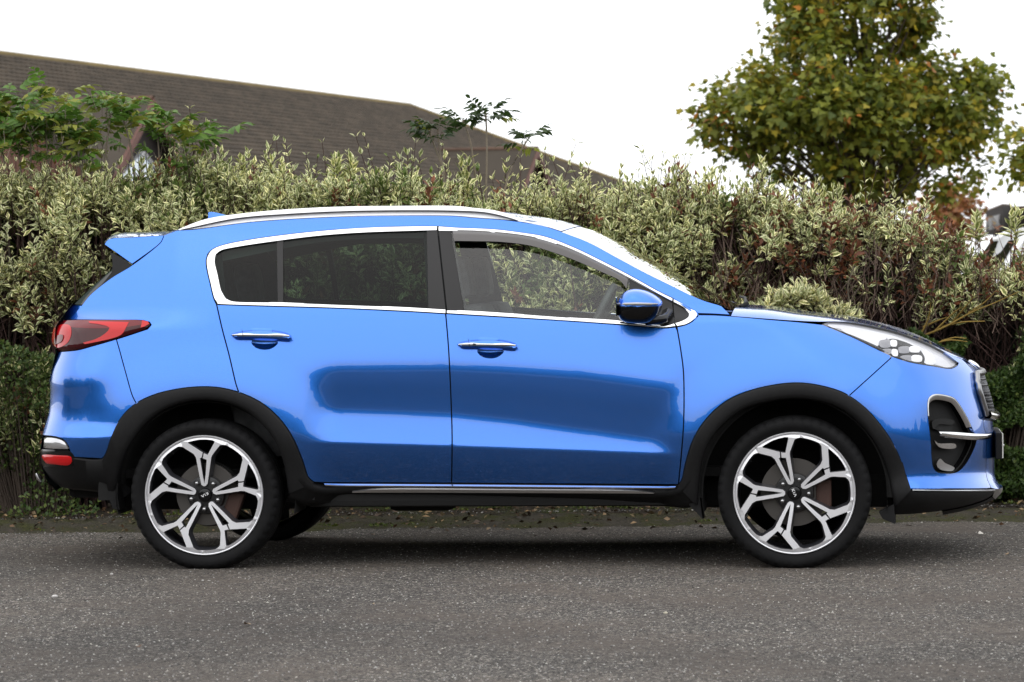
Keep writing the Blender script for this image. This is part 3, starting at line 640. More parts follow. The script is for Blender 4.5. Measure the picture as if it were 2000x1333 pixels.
# wiper arms at the screen base
for yy in (-.52, .12):
    p = at_y(np.array([1446., 1458, 1475]), np.array([600., 596, 600]), np.array([yy]*3))
    V, F = tube_arrays(np.array([p[0], p[1]+np.array((0, .02, .004)), p[1]+np.array((-.02, .35, .03)), p[1]+np.array((-.05, .55, .035))]), [.010, .012, .007, .005], 6); a = Acc(); a.add(V, F); a.build('wiper_arm', PLASTIC, CAR, True)
bm = bmesh.new(); q = at_y(np.array(1452.), np.array(603.), np.array(0.)); bm_box(bm, (q[0]-.06, -.62, q[2]-.04), (q[0]+.10, .62, q[2]-.012), .01); bm_obj('scuttle_panel', bm, PLASTIC, CAR)

# roof rails
def rail(sgn=-1):
    T = C_((348, 449), (380, 436), (407, 428), (461, 420), (542, 412), (650, 406), (785, 404), (893, 404.5), (924, 408), (966, 413), (1005, 425), (1021, 434))
    L = C_((350, 449.6), (380, 443), (461, 426.5), (569, 417.5), (704, 411.8), (893, 411.8), (952, 415.5), (1003, 428), (1021, 434.5))
    B = C_((345, 450.5), (380, 449), (488, 435), (623, 426), (758, 422), (893, 423), (924, 426), (980, 430), (1021, 434.8))
    L2 = L+np.array((0, .9))
    def tube2(top, low, name, y0, y1, mt):
        a = resample(top, 60); b = resample(low, 60); yy = -.602
        A1 = at_y(a[:, 0], a[:, 1], np.full(60, yy+.016)); B1 = at_y(b[:, 0], b[:, 1], np.full(60, yy-.008)); M1 = (A1*.5+B1*.5)+np.array((0, -.004, .001))
        A2 = A1+np.array((0, .03, .004)); B2 = B1+np.array((0, .05, 0))
        ring = [B1, M1, A1, A2, B2]; V = np.stack(ring, 1).reshape(-1, 3); F = []
        for i in range(59):
            for j in range(5): F.append((i*5+j, i*5+(j+1) % 5, (i+1)*5+(j+1) % 5, (i+1)*5+j))
        o = mesh_obj(name, V, F, mt, CAR, True); o.data.set_sharp_from_angle(angle=R(40)); MIRROR.append(o); return o
    r = tube2(T, L, 'roof_rail', 0, 0, RAILMETAL)
    b = tube2(L2, B, 'roof_rail_base', 0, 0, RAILMETAL)
rail()
# shark-fin aerial
fin = at_y(np.array([407., 413, 425, 440, 456, 410]), np.array([414., 413, 415, 419, 424, 428]), np.zeros(6))
bm = bmesh.new(); prof = [(fin[0], .004), (fin[1], .006), (fin[2], .011), (fin[3], .016), (fin[4], .02)]
rows = []
for p, wd in prof:
    zb = fin[5][2]-.01; rows.append([bm.verts.new((p[0]-(0 if p is not fin[0] else -.0), s*w_, z)) for s, w_, z in ((-1, wd*1.6, zb), (-1, wd*.5, p[2]-.003), (1, wd*.5, p[2]-.003), (1, wd*1.6, zb))])
for r0, r1 in zip(rows, rows[1:]):
    for j in range(3): bm.faces.new((r0[j], r0[j+1], r1[j+1], r1[j]))
bm.faces.new(rows[0]); bm.faces.new(rows[-1]); bm_obj('aerial_fin', bm, PAINT, CAR, angle=R(45))

# door handles
def handle(door, cx, cy, cupp, sensor):
    c = panel('handle_cup', cupp, PAINT, door, off=-.002, depth=0, gap=-.001, inner=False, dx=.008, dz=.006, crown=(-.020, .04))
    H = [(cx-60, cy-1), (cx-57, cy-6), (cx-40, cy-11), (cx-10, cy-14), (cx+10, cy-14), (cx+36, cy-11), (cx+55, cy-4), (cx+57, cy+5), (cx+52, cy+9), (cx+30, cy+8), (cx, cy+7), (cx-30, cy+6), (cx-52, cy+5)]
    T = C_(*[H[0], H[1], H[2], H[3], H[4], H[5], H[6], (cx+56.5, cy+3)]); B = C_(H[0], (cx-52, cy+4.5), (cx-30, cy+5.5), (cx, cy+6.5), (cx+30, cy+7.5), (cx+52, cy+8.5), (cx+56.5, cy+4))
    h = band('door_handle', T, B, [PAINT], door, [(0, .004), (.10, .022), (.30, .034), (.52, .040), (.80, .040), (.90, .034), (1.0, .014), (1.02, .002)], 44)
    # dark finger hollow behind the top of the grip and the bright strap on its face
    Hol = catmull([(cx-21, cy-13.4), (cx-16, cy-7), (cx, cy-6), (cx+16, cy-6), (cx+22, cy-12), (cx, cy-14.6)], 3, True)
    panel('handle_hollow', Hol, PAINT, h, off=.0295, depth=.02, gap=0, inner=False, dx=.01, dz=.005, crown=(.002, .01))
    band('handle_bright_strap', C_((cx-57, cy-3), (cx-40, cy-5), (cx-26, cy-5.5), (cx-18, cy-4.5), (cx, cy-4), (cx+16, cy-4), (cx+25, cy-4.8), (cx+40, cy-4.5), (cx+55, cy-1.5)), C_((cx-56, cy+1.2), (cx, cy+1.8), (cx+55, cy+3)), CHROME, h, [(0, .030), (.25, .0405), (.6, .0435), (.66, .043), (1, .0405)], 40)
    band('handle_joint', C_((cx-37.4, cy-11), (cx-35, cy+5)), C_((cx-36.6, cy-11), (cx-34.2, cy+5)), DARK, h, [(0, .0435), (1, .0435)], 6)
    if sensor: panel('handle_sensor', np.array([(cx-28.5, cy-2.5), (cx-22.5, cy-2.3), (cx-22.5, cy+2), (cx-28.5, cy+1.8)], float), GLOSS, h, off=.0445, depth=.002, gap=0, inner=False)
handle(rear_door, 513, 659, CUP_R, False); handle(front_door, 954, 677, CUP_F, True)

# door mirror
def door_mirror():
    out = [(1205, 606), (1207, 589.5), (1214.5, 574.5), (1226.5, 567), (1243, 565), (1264, 570), (1282, 580), (1292.5, 591), (1291, 602), (1285, 615), (1276, 624), (1264, 631), (1229.5, 631.5), (1214.5, 627), (1206, 616.5)]
    O = catmull(out, 4, True); P = at_y(O[:, 0], O[:, 1], np.full(len(O), -1.0)); ctr = P.mean(0)
    n = len(P); rings = []
    #  outer face bulges towards the viewer, inner side closes behind
    for f, y in ((.0, -1.075), (.35, -1.073), (.62, -1.064), (.82, -1.045), (.94, -1.018), (1.0, -.985), (1.0, -.94), (.96, -.90), (.8, -.875), (0.0, -.87)):
        rings.append(np.stack([ctr[0]+(P[:, 0]-ctr[0])*f, np.full(n, y), ctr[2]+(P[:, 2]-ctr[2])*f], 1))
    V = np.concatenate(rings); F = []
    for i in range(len(rings)-1):
        for j in range(n): F.append((i*n+j, i*n+(j+1) % n, (i+1)*n+(j+1) % n, (i+1)*n+j))
    zs = float(at_y(np.array(1240.), np.array(598.), np.array(-1.0))[2])
    mesh = mesh_obj('door_mirror', V, F, [PAINT, GLOSS], CAR, True); MIRROR.append(mesh)
    for p in mesh.data.polygons: p.material_index = 1 if p.center.z < zs-.002 and p.center.y > -2 else 0
    # indicator strip, housing glass facing backwards, foot
    T = at_y(np.array([1206., 1222, 1245, 1268, 1284]), np.array([594.5, 594.5, 594, 594.5, 594]), np.array([-1.015, -1.062, -1.077, -1.068, -1.04]))
    V, F = tube_arrays(T, [.006, .008, .008, .007, .004], 6); a = Acc(); a.add(V, F); MIRROR.append(a.build('mirror_indicator', mat('grey_indicator_lens', (.35, .35, .36), .15, .4, 1.0), mesh, True))
    g = at_y(np.array([1206., 1206]), np.array([580., 618]), np.array([-.96, -.96])); x = g[:, 0].mean()+.012
    bm = bmesh.new(); bm_box(bm, (x-.014, -1.05, g[1][2]), (x-.008, -.89, g[0][2]), .003); MIRROR.append(bm_obj('mirror_glass', bm, mat('mirror_silver', (.85, .86, .87), .02, 1), mesh))
    F1 = at_y(np.array([1262., 1290, 1300, 1305]), np.array([627., 624, 621, 615]), np.array([-.95, -.92, -.86, -.82])); 
    V, F = tube_arrays(F1, [.022, .020, .026, .032], 8); a = Acc(); a.add(V, F); MIRROR.append(a.build('mirror_foot', GLOSS, mesh, True))
door_mirror()

# ------------------------------------------------------------------ wheels
def make_wheel(name, rot, front):
    w = bpy.data.objects.new(name, None); link(w, CAR); RR = .2695
    def pol(r, a): return (r*RR*math.cos(R(a)), r*RR*math.sin(R(a)))
    def loc(a, b, base): r = math.hypot(a, b); return pol(r, base+math.degrees(math.atan2(b, a)))
    outer = np.array([pol(1.0, a) for a in np.arange(0, 360, 2.5)])
    big = []; small = []
    for k in range(5):
        b = 72*k
        pts = [pol(.925, b-18.6), pol(.895, b-15.6), loc(.76, -.165, b), loc(.69, -.112, b), loc(.64, -.093, b), loc(.40, -.062, b), loc(.20, -.036, b), loc(.168, -.012, b), loc(.163, .02, b), loc(.18, .045, b), loc(.28, .068, b), loc(.48, .110, b), loc(.63, .140, b), loc(.70, .185, b), loc(.79, .34, b), pol(.905, b+25.2), pol(.93, b+28)]
        arc = [pol(.942, b+a) for a in (30, 34, 38, 42, 46, 50)]
        big += pts+arc
        small.append(np.array([loc(*q, b) for q in ((.19, .004), (.30, .030), (.625, .088), (.632, .060), (.722, .042), (.742, .080), (.80, .175), (.868, .292), (.890, .290), (.915, .20), (.938, .10), (.944, 0), (.936, -.12), (.918, -.160), (.895, -.158), (.80, -.108), (.682, -.046), (.700, .004), (.712, .020), (.622, .036), (.600, -.030), (.35, -.016))]))
    big = offset_poly(np.array(big), .0036); small = [offset_poly(q, .0004) for q in small]
    def zface(P): r = np.hypot(P[:, 0], P[:, 1])/RR; return -.004-.020*(1-np.clip(r, 0, 1))**1.3-.010*sstep(r, .985, 1.0)
    P, T, loops = fill2d(outer, [big]+small, .02, .02)
    a, b, c = P[T[:, 0]], P[T[:, 1]], P[T[:, 2]]
    fl = ((b-a)[:, 0]*(c-a)[:, 1]-(b-a)[:, 1]*(c-a)[:, 0]) < 0; T = T.copy(); T[fl] = T[fl][:, ::-1]
    # wheel plane (u,v) -> car X,Z with the face towards -Y
    def lift(P, z): return np.stack([P[:, 0], -z, P[:, 1]], 1)
    V = lift(P, zface(P)); me = mesh_obj('rim_face', V, T, RIMFACE, w)
    acc = Acc()
    for li, L in enumerate(loops[1:]):
        q = P[L]; zt = zface(q); m = len(L); dep = .062 if li == 0 else .03
        A = lift(q, zt-.0005); ins = offset_poly(q, .009 if li == 0 else .0035)
        B_ = lift(ins, zt-dep); VV = np.concatenate([A, B_]); acc.add(VV, [(j, (j+1) % m, m+(j+1) % m, m+j) for j in range(m)])
    acc.build('spoke_flanks', RIMGREY, w)
    back = lift(P, zface(P)-.050); mesh_obj('spoke_back', back, T, RIMDARK, w)
    def lathe(name, prof, m, n=96, smooth=True):
        th = np.arange(n)*2*np.pi/n; V = np.array([[(r*math.cos(t), -z, r*math.sin(t)) for t in th] for r, z in prof]).reshape(-1, 3)
        F = [(i*n+j, i*n+(j+1) % n, (i+1)*n+(j+1) % n, (i+1)*n+j) for i in range(len(prof)-1) for j in range(n)]
        o = mesh_obj(name, V, F, m, w, smooth)
        if smooth: o.data.set_sharp_from_angle(angle=R(35))
        return o
    lathe('rim_lip', [(RR*.985, -.006), (RR*1.0, -.004), (RR*1.012, -.008), (RR*1.012, -.020)], RIMFACE)
    lathe('rim_barrel', [(RR*.962, -.010), (RR*.95, -.05), (RR*.93, -.10), (RR*.91, -.16), (RR*.93, -.21)], RIMGREY)
    lathe('brake_disc', [(.065, -.062), (.070, -.075), (.075, -.082), (.152 if front else .142, -.082), (.152 if front else .142, -.104), (.075, -.104)], STEEL)
    lathe('hub', [(.0, -.040), (.060, -.040), (.084, -.044), (.088, -.060), (.088, -.10)], RIMDARK, 40)
    lathe('hub_back_plate', [(.0, -.12), (.145, -.12), (.15, -.13)], DARK, 40)
    cap = lathe('hub_cap', [(.0, -.0245), (.020, -.025), (.028, -.027), (.031, -.031), (.032, -.046)], GLOSS, 40)
    # lettering on the cap
    def letters():
        s = .0115; segs = []
        def st(x0, y0, x1, y1, wd=.0031):
            d = np.array((x1-x0, y1-y0)); d /= np.linalg.norm(d); nn = np.array((-d[1], d[0]))*wd/2
            segs.append([np.array((x0, y0))-nn, np.array((x1, y1))-nn, np.array((x1, y1))+nn, np.array((x0, y0))+nn])
        st(-.0175, -s/2, -.0175, s/2); st(-.0165, .0002, -.0085, s/2); st(-.0165, -.0002, -.0085, -s/2)
        st(-.0025, -s/2, -.0025, s/2); st(.0035, -s/2, .0095, s/2); st(.0095, s/2, .0155, -s/2)
        V = []; F = []
        ca, sa = math.cos(R(rot[1])), math.sin(R(rot[1]))
        for q in segs:
            n = len(V)
            for p in q: V.append((p[0]*ca-p[1]*sa, .0238, p[0]*sa+p[1]*ca))
            for p in q: V.append((p[0]*ca-p[1]*sa, .0262, p[0]*sa+p[1]*ca))
            F += [(n, n+1, n+2, n+3)]+[(n+j, n+4+j, n+4+(j+1) % 4, n+(j+1) % 4) for j in range(4)]
        o = mesh_obj('hub_lettering', V, F, WHITE, w); return o
    lt = letters()
    for k in range(5):
        a = R(72*k-36); x, z = .0645*math.cos(a), .0645*math.sin(a)
        bm = bmesh.new(); M = Matrix.Translation((x, .046, z)) @ Matrix.Rotation(R(90), 4, 'X')
        bmesh.ops.create_cone(bm, segments=12, radius1=.0155, radius2=.0155, depth=.012, cap_ends=False, matrix=M)
        bm_obj('nut_seat', bm, GLOSS, w)
        bm = bmesh.new(); bmesh.ops.create_cone(bm, segments=6, radius1=.0105, radius2=.0105, depth=.022, cap_ends=True, matrix=Matrix.Translation((x, .034, z)) @ Matrix.Rotation(R(90), 4, 'X'))
        bmesh.ops.create_uvsphere(bm, u_segments=10, v_segments=6, radius=.0095, matrix=Matrix.Translation((x, .024, z)))
        bm_obj('wheel_nut', bm, NUT, w, angle=R(40))
    # caliper, fixed by the turn of this wheel
    bm = bmesh.new(); bm_box(bm, (.095, .07, -.07), (.165, .14, .06), .012); cal = bm_obj('brake_caliper', bm, RUST, w)
    cal.rotation_euler = (0, R(rot[0]), 0) if front else (0, R(rot[0]+20), 0)
    # tyre with side lugs
    n = 192; TR = .3425
    prof = [(RR*1.005, -.016, 0), (RR*1.03, -.006, 0), (.292, .004, 0), (.305, .0075, 0), (.318, .006, 0), (.328, .0, 1), (.336, -.010, 1), (.3405, -.024, 1), (TR, -.045, 0), (TR+.0005, -.075, 0), (TR-.006, -.077, 0), (TR-.006, -.085, 0), (TR+.001, -.087, 0), (TR+.0015, -.118, 0), (TR-.006, -.120, 0), (TR-.006, -.130, 0), (TR+.001, -.132, 0), (TR+.0005, -.16, 0), (TR, -.195, 0), (.338, -.218, 1), (.325, -.238, 0), (.30, -.245, 0), (RR, -.225, 0)]
    V = []
    for r, z, lug in prof:
        for j in range(n):
            g = .0045 if lug and (j % 4 == 0) else 0.0
            t = 2*math.pi*j/n; V.append(((r-g)*math.cos(t), -(z-g*.6), (r-g)*math.sin(t)))
    F = [(i*n+j, i*n+(j+1) % n, (i+1)*n+(j+1) % n, (i+1)*n+j) for i in range(len(prof)-1) for j in range(n)]
    ty = mesh_obj('tyre', V, F, RUBBER, w, True); ty.data.set_sharp_from_angle(angle=R(28))
    # valve
    bm = bmesh.new(); bmesh.ops.create_cone(bm, segments=8, radius1=.004, radius2=.003, depth=.03, cap_ends=True, matrix=Matrix.Translation((*[pol(.88, 38)[0]], .02, pol(.88, 38)[1])) @ Matrix.Rotation(R(90), 4, 'X')); bm_obj('tyre_valve', bm, PLASTIC, w)
    return w
def place_wheel(w, x, sgn, rot):
    # part meshes face -Y with the wheel turned about its axle
    w.location = (x, sgn*.925, HUB_Z); w.rotation_euler = (0, R(-rot), 0)
    if sgn > 0: w.scale = (1, -1, 1)
def copy_part(w, parent):
    c = w.copy(); link(c, parent)
    for ch in list(w.children):
        d = ch.copy(); link(d, c)
    return c
FR, RRW = 105.6, 87.8
wf = make_wheel('front_wheel', (FR, 292-FR), True); place_wheel(wf, AXLE_F, -1, FR)
wr2 = make_wheel('rear_wheel', (RRW, 207-RRW), False); place_wheel(wr2, AXLE_R, -1, RRW)
c = copy_part(wf, CAR); place_wheel(c, AXLE_F, 1, 40); c = copy_part(wr2, CAR); place_wheel(c, AXLE_R, 1, 10)

# wheel housings, underbody, mud flaps
def housing(x):
    V = []; n = 36
    for y in (-.885, -.55):
        for j in range(n+1):
            t = R(-12+204*j/n); V.append((x+.415*math.cos(t), y, HUB_Z+.425*math.sin(t)))
    F = [(j, j+1, n+2+j, n+1+j) for j in range(n)]
    bk = [n+1+j for j in range(n+1)]
    o = mesh_obj('wheel_housing', V, F+[tuple(bk)], LINER, CAR, True); MIRROR.append(o)
    # skin joining the arch lip to the housing
    V = []
    for j in range(n+1):
        t = R(-3+186*j/n); c_, s_ = math.cos(t), math.sin(t)
        V.append((x+.50*c_, -.868, HUB_Z+.50*s_)); V.append((x+.41*c_, -.868, HUB_Z+.42*s_))
    o = mesh_obj('wheel_housing_lip', V, [(2*j, 2*j+1, 2*j+3, 2*j+2) for j in range(n)], LINER, CAR); MIRROR.append(o)
housing(AXLE_R); housing(AXLE_F)
bm = bmesh.new(); bm_box(bm, (AXLE_R+.44, -.80, .27), (AXLE_F-.44, .80, .36), .03); bm_box(bm, (-2.05, -.56, .30), (AXLE_R+.44, .56, .46), .03); bm_box(bm, (AXLE_F-.44, -.56, .25), (1.95, .56, .40), .03)
bm_obj('underbody', bm, LINER, CAR)
bm = bmesh.new(); bm_box(bm, (-1.95, -.25, .24), (-1.55, .25, .34), .05); bm_box(bm, (-1.4, -.6, .26), (-1.27, .6, .33), .03); bm_box(bm, (-.55, -.5, .23), (-.25, -.2, .30), .03); bm_obj('exhaust_and_axle', bm, LINER, CAR)
def flap(name, pts, y, th=.008):
    p = np.array(pts, float); P = at_y(p[:, 0], p[:, 1], np.full(len(p), y)); n = len(P)
    V = [(q[0], y, q[2]) for q in P]+[(q[0]+.006, y+.10, q[2]) for q in P]
    F = [tuple(range(n)), tuple(range(n, 2*n))]+[(j, (j+1) % n, n+(j+1) % n, n+j) for j in range(n)]
    o = mesh_obj(name, V, F, PLASTIC, CAR); MIRROR.append(o)
flap('mud_flap', [(208, 960), (226, 952), (234, 996), (220, 994)], -.87)
flap('mud_flap', [(1340, 975), (1366, 965), (1372, 1014), (1350, 992)], -.87)
flap('mud_flap', [(1716, 1000), (1746, 985), (1748, 1024), (1724, 1014)], -.87)

# ------------------------------------------------------------------ cabin
bm = bmesh.new(); bm_box(bm, (-1.9, -.70, .40), (1.05, .70, .44)); cab = bm_obj('cabin_floor', bm, DARK, CAR)
def seat(name, x, y, w, back_h, two=False):
    s = bpy.data.objects.new(name, None); link(s, CAR); s.location = (x, y, .48)
    bm = bmesh.new(); bm_box(bm, (-.26, -w/2, .0), (.28, w/2, .22), .06); bm_obj('cushion', bm, SEAT, s, angle=R(40))
    bm = bmesh.new(); bm_box(bm, (-.08, -w/2, 0), (.08, w/2, back_h), .055); o = bm_obj('backrest', bm, SEAT, s, angle=R(40)); o.location = (-.24, 0, .12); o.rotation_euler = (0, R(-14), 0)
    for yy in ((0,) if not two else (-w*.3, w*.3)):
        bm = bmesh.new(); bm_box(bm, (-.055, -.135, 0), (.05, .135, .20), .045); o = bm_obj('headrest', bm, SEAT, s, angle=R(40)); o.location = (-.245-.25*back_h-.02, yy, .12+back_h*.97+.03); o.rotation_euler = (0, R(-10), 0)
    return s
seat('front_seat', .22, -.37, .50, .60); seat('front_seat', .22, .37, .50, .60); seat('rear_bench', -.92, 0, 1.25, .58, True)
bm = bmesh.new(); bm_box(bm, (.62, -.68, .72), (1.10, .68, 1.10), .07); bm_obj('dashboard', bm, TRIM, CAR, angle=R(40))
# steering wheel on the right-hand side
V, F = tube_arrays([(.185*math.cos(t), .185*math.sin(t), 0) for t in np.linspace(0, 2*np.pi, 40)], .017, 8); a = Acc(); a.add(V, F); st = a.build('steering_wheel', bumpy('steering_wheel_leather', (.10, .105, .105), .5, 300, .2), CAR, True)
st.location = (.42, -.37, 1.09); st.rotation_euler = (0, R(-66), 0)
bm = bmesh.new(); bm_box(bm, (-.16, -.03, -.02), (.16, .03, .01), .012); bm_box(bm, (-.07, -.07, -.04), (.07, .07, .02), .02); h = bm_obj('steering_hub', bm, TRIM, st); 
# inner door cards, pillars, headliner on both sides
def inner_band(name, out, inn, m, d0): o = band(name, out, inn, m, CAR, [(0, -d0), (.5, -d0-.015), (1, -d0-.02)], 40); return o
inner_band('door_card', C_((440, 592), (650, 601), (871, 610), (1008, 617), (1204, 630), (1300, 640)), C_((440, 735), (600, 745), (700, 880), (871, 905), (1008, 905), (1204, 905), (1300, 905)), TRIM, .035)
inner_band('pillar_lining', C_((826, 450), (830, 530), (834, 612)), C_((884, 450), (897, 530), (912, 612)), TRIM, .03)
inner_band('roof_lining', C_((400, 452), (650, 430), (900, 425), (1020, 436), (1130, 470), (1320, 570)), C_((430, 500), (650, 459), (900, 456), (1020, 466), (1120, 496), (1312, 592)), HEADLINER, .03)
inner_band('rear_pillar_lining', C_((250, 520), (330, 470), (430, 480)), C_((200, 600), (330, 610), (440, 600)), TRIM, .03)
bm = bmesh.new(); bm_box(bm, (-1.45, -.54, 1.478), (.28, .54, 1.49)); bm_obj('headliner', bm, HEADLINER, CAR)

CMAP = {}
for o in MIRROR:                                                    # the far side of the car is the same, mirrored
    c = o.copy(); CMAP[o] = c
    if o.parent in CMAP: link(c, CMAP[o.parent])
    else: link(c, CAR); c.scale = (1, -1, 1)
# ------------------------------------------------------------------ ground, verge, kerb
K0 = at_z(np.array(-60.), np.array(1036.), np.array(0.)); K1 = at_z(np.array(2060.), np.array(1008.), np.array(0.))
KD = (K1-K0)[:2]/np.linalg.norm((K1-K0)[:2]); KN = np.array((-KD[1], KD[0]))       # along the kerb, and away from the road
def kerb(u, v, z=0.0): return np.array((K0[0]+KD[0]*u+KN[0]*v, K0[1]+KD[1]*u+KN[1]*v, z))
KLEN = float(np.linalg.norm((K1-K0)[:2]))
def asphalt():
    m = mat('weathered_asphalt', (.09, .09, .09), .9, spec=.25); t = NT(m); p = t.pos()
    v1 = t.n('TexVoronoi'); v1.inputs['Scale'].default_value = 115; t.l(p, v1.inputs['Vector'])
    v2 = t.n('TexVoronoi'); v2.inputs['Scale'].default_value = 260; t.l(p, v2.inputs['Vector'])
    sep = t.n('SeparateColor'); t.l(v1.outputs['Color'], sep.inputs[0])
    st = t.ramp(sep.outputs[0], [(0, (.030, .030, .030)), (.45, (.075, .073, .071)), (.8, (.128, .125, .120)), (.93, (.24, .235, .225)), (1, (.42, .41, .40))])
    sep2 = t.n('SeparateColor'); t.l(v2.outputs['Color'], sep2.inputs[0])
    fi = t.ramp(sep2.outputs[1], [(0, (.45, .45, .45)), (.6, (1, 1, 1)), (1, (1.7, 1.68, 1.65))])
    c = t.mix(1.0, st.outputs['Color'], fi.outputs['Color'], 'MULTIPLY')
    n1 = t.noise(1.1, 6, .62, p); n2 = t.noise(7, 5, .65, p); n3 = t.noise(.35, 3, .5, p)
    c = t.mix(t.ramp(n1.outputs['Fac'], [(.42, (0, 0, 0)), (.62, (.75, .75, .75))]).outputs['Color'], c, (.110, .098, .089))
    c = t.mix(t.ramp(n2.outputs['Fac'], [(.60, (0, 0, 0)), (.74, (.65, .65, .65))]).outputs['Color'], c, (.030, .028, .026))
    c = t.mix(.55, c, t.ramp(n3.outputs['Fac'], [(.34, (.5, .5, .5)), (.66, (1.5, 1.47, 1.43))]).outputs['Color'], 'MULTIPLY')
    mp = t.n('Mapping'); mp.inputs['Scale'].default_value = (.9, 4.5, 1); t.l(p, mp.inputs['Vector']); n4 = t.noise(2.4, 7, .72, mp.outputs[0])   # scuffs along the driving direction
    c = t.mix(t.ramp(n4.outputs['Fac'], [(.57, (0, 0, 0)), (.70, (.75, .75, .75))]).outputs['Color'], c, (.034, .030, .027))
    n5 = t.noise(28, 5, .7, p); c = t.mix(1.0, c, t.ramp(n5.outputs['Fac'], [(.32, (.62, .61, .60)), (.68, (1.38, 1.36, 1.33))]).outputs['Color'], 'MULTIPLY')
    c = t.mix(1.0, c, (1.05, 1.0, .95), 'MULTIPLY')
    t.l(c, t.b.inputs['Base Color'])
    a = t.n('Math', operation='MULTIPLY'); a.inputs[1].default_value = .6; t.l(v1.outputs['Distance'], a.inputs[0])
    a2 = t.n('Math', operation='ADD'); t.l(a.outputs[0], a2.inputs[0]); t.l(v2.outputs['Distance'], a2.inputs[1])
    inv = t.n('Math', operation='MULTIPLY'); inv.inputs[1].default_value = -1; t.l(a2.outputs[0], inv.inputs[0])
    t.bump(inv.outputs[0], .9, .006)
    return m
def soil():
    m = mat('dark_soil', (.05, .038, .028), .95, spec=.2); t = NT(m); p = t.pos()
    n1 = t.noise(3, 6, .65, p); n2 = t.noise(60, 5, .7, p); n3 = t.noise(1.3, 4, .6, p)
    c = t.ramp(n2.outputs['Fac'], [(.3, (.020, .016, .012)), (.55, (.050, .040, .030)), (.8, (.13, .11, .085))]).outputs['Color']
    c = t.mix(t.ramp(n1.outputs['Fac'], [(.5, (0, 0, 0)), (.66, (.8, .8, .8))]).outputs['Color'], c, (.045, .062, .016))
    t.l(c, t.b.inputs['Base Color']); t.bump(n2.outputs['Fac'], .8, .02); return m
def moss():
    m = mat('mossy_concrete', (.07, .08, .03), .95, spec=.2); t = NT(m); p = t.pos()
    n1 = t.noise(4.5, 6, .68, p); n2 = t.noise(90, 5, .7, p)
    c = t.ramp(n2.outputs['Fac'], [(.3, (.035, .031, .025)), (.6, (.075, .066, .052)), (.8, (.16, .15, .13))]).outputs['Color']
    g = t.ramp(n2.outputs['Fac'], [(.3, (.018, .020, .007)), (.55, (.055, .058, .018)), (.75, (.13, .125, .04))]).outputs['Color']
    c = t.mix(t.ramp(n1.outputs['Fac'], [(.42, (.05, .05, .05)), (.60, (.9, .9, .9))]).outputs['Color'], c, g)
    t.l(c, t.b.inputs['Base Color']); t.bump(n2.outputs['Fac'], .9, .02); return m
ASPH, SOIL, MOSS = asphalt(), soil(), moss()
g = mesh_obj('ground', [(-500, -500, 0), (500, -500, 0), (500, 500, 0), (-500, 500, 0)], [(0, 1, 2, 3)], ASPH); tag(g, kind='structure')
def sheet(name, u0, u1, v0, v1, nu, nv, zf, m):
    V = []; 
    for i in range(nu+1):
        for j in range(nv+1):
            u = u0+(u1-u0)*i/nu; v = v0+(v1-v0)*j/nv; V.append(kerb(u, v, zf(u, v, i, j)))
    F = [(i*(nv+1)+j, (i+1)*(nv+1)+j, (i+1)*(nv+1)+j+1, i*(nv+1)+j+1) for i in range(nu) for j in range(nv)]
    o = mesh_obj(name, V, F, m, None, True); return tag(o, kind='structure')
rj = lambda s: random.uniform(-s, s)
sheet('verge', -14, KLEN+14, .12, 9.0, 260, 60, lambda u, v, i, j: (.055+.02*min(v, 2)+rj(.014)) if j else .0, SOIL)
# mossy fringe of silt between kerb and asphalt: a thin uneven sheet
fr = sheet('moss_fringe', -6, KLEN+6, -.46, .02, 460, 14, lambda u, v, i, j: -.012+.056*(j/14)**1.2+rj(.006)+.007*math.sin(u*3.1+math.sin(u*7)+v*9), MOSS)
kb = bpy.data.objects.new('kerb', None); COL.objects.link(kb); tag(kb, kind='structure')
u = -3.0
while u < KLEN+3:
    L = .905; bm = bmesh.new(); bm_box(bm, (0, 0, 0), (L-.012, .125, .055), .02)
    bmesh.ops.subdivide_edges(bm, edges=[e for e in bm.edges if e.calc_length() > .2], cuts=14, use_grid_fill=True)
    for v_ in bm.verts: v_.co += Vector((0, rj(.006), rj(.006)))
    o = bm_obj('kerb_stone', bm, MOSS, kb, True); p = kerb(u, 0, -.012+rj(.006)); o.location = p; o.rotation_euler = (rj(.03), rj(.006), math.atan2(KD[1], KD[0])); u += L
# ------------------------------------------------------------------ leaves
def leaf_template(rows, width, fold=.12, curl=.25, cols=3):
    V = []; U = []
    for t, w in zip(rows, width):
        for k in range(cols):
            x = (k/(cols-1)-.5)*2; V.append((x*w, t, fold*abs(x)*w*1.2-curl*t*t)); U.append((k/(cols-1), t))
    F = [(i*cols+k, i*cols+k+1, (i+1)*cols+k+1, (i+1)*cols+k) for i in range(len(rows)-1) for k in range(cols-1)]
    return np.array(V), np.array(F), np.array(U)
LEAF_V = leaf_template([0, .28, .62, 1.0], [.03, .21, .20, .012], .35, .08)
LEAF_M = leaf_template([0, .44, 1.0], [.03, .225, .012], .35, .08)
LEAF_E = leaf_template([0, .3, .65, 1.0], [.02, .19, .17, .008], .25, .35)
SMALL = (np.array([(0, 0, 0), (.28, .5, .06), (0, 1, -.1), (-.28, .5, .06)], float), np.array([(0, 1, 2, 3)]), np.array([(.5, 0), (1, .5), (.5, 1), (0, .5)], float))
def norm(a): return a/(np.linalg.norm(a, axis=-1, keepdims=True)+1e-9)
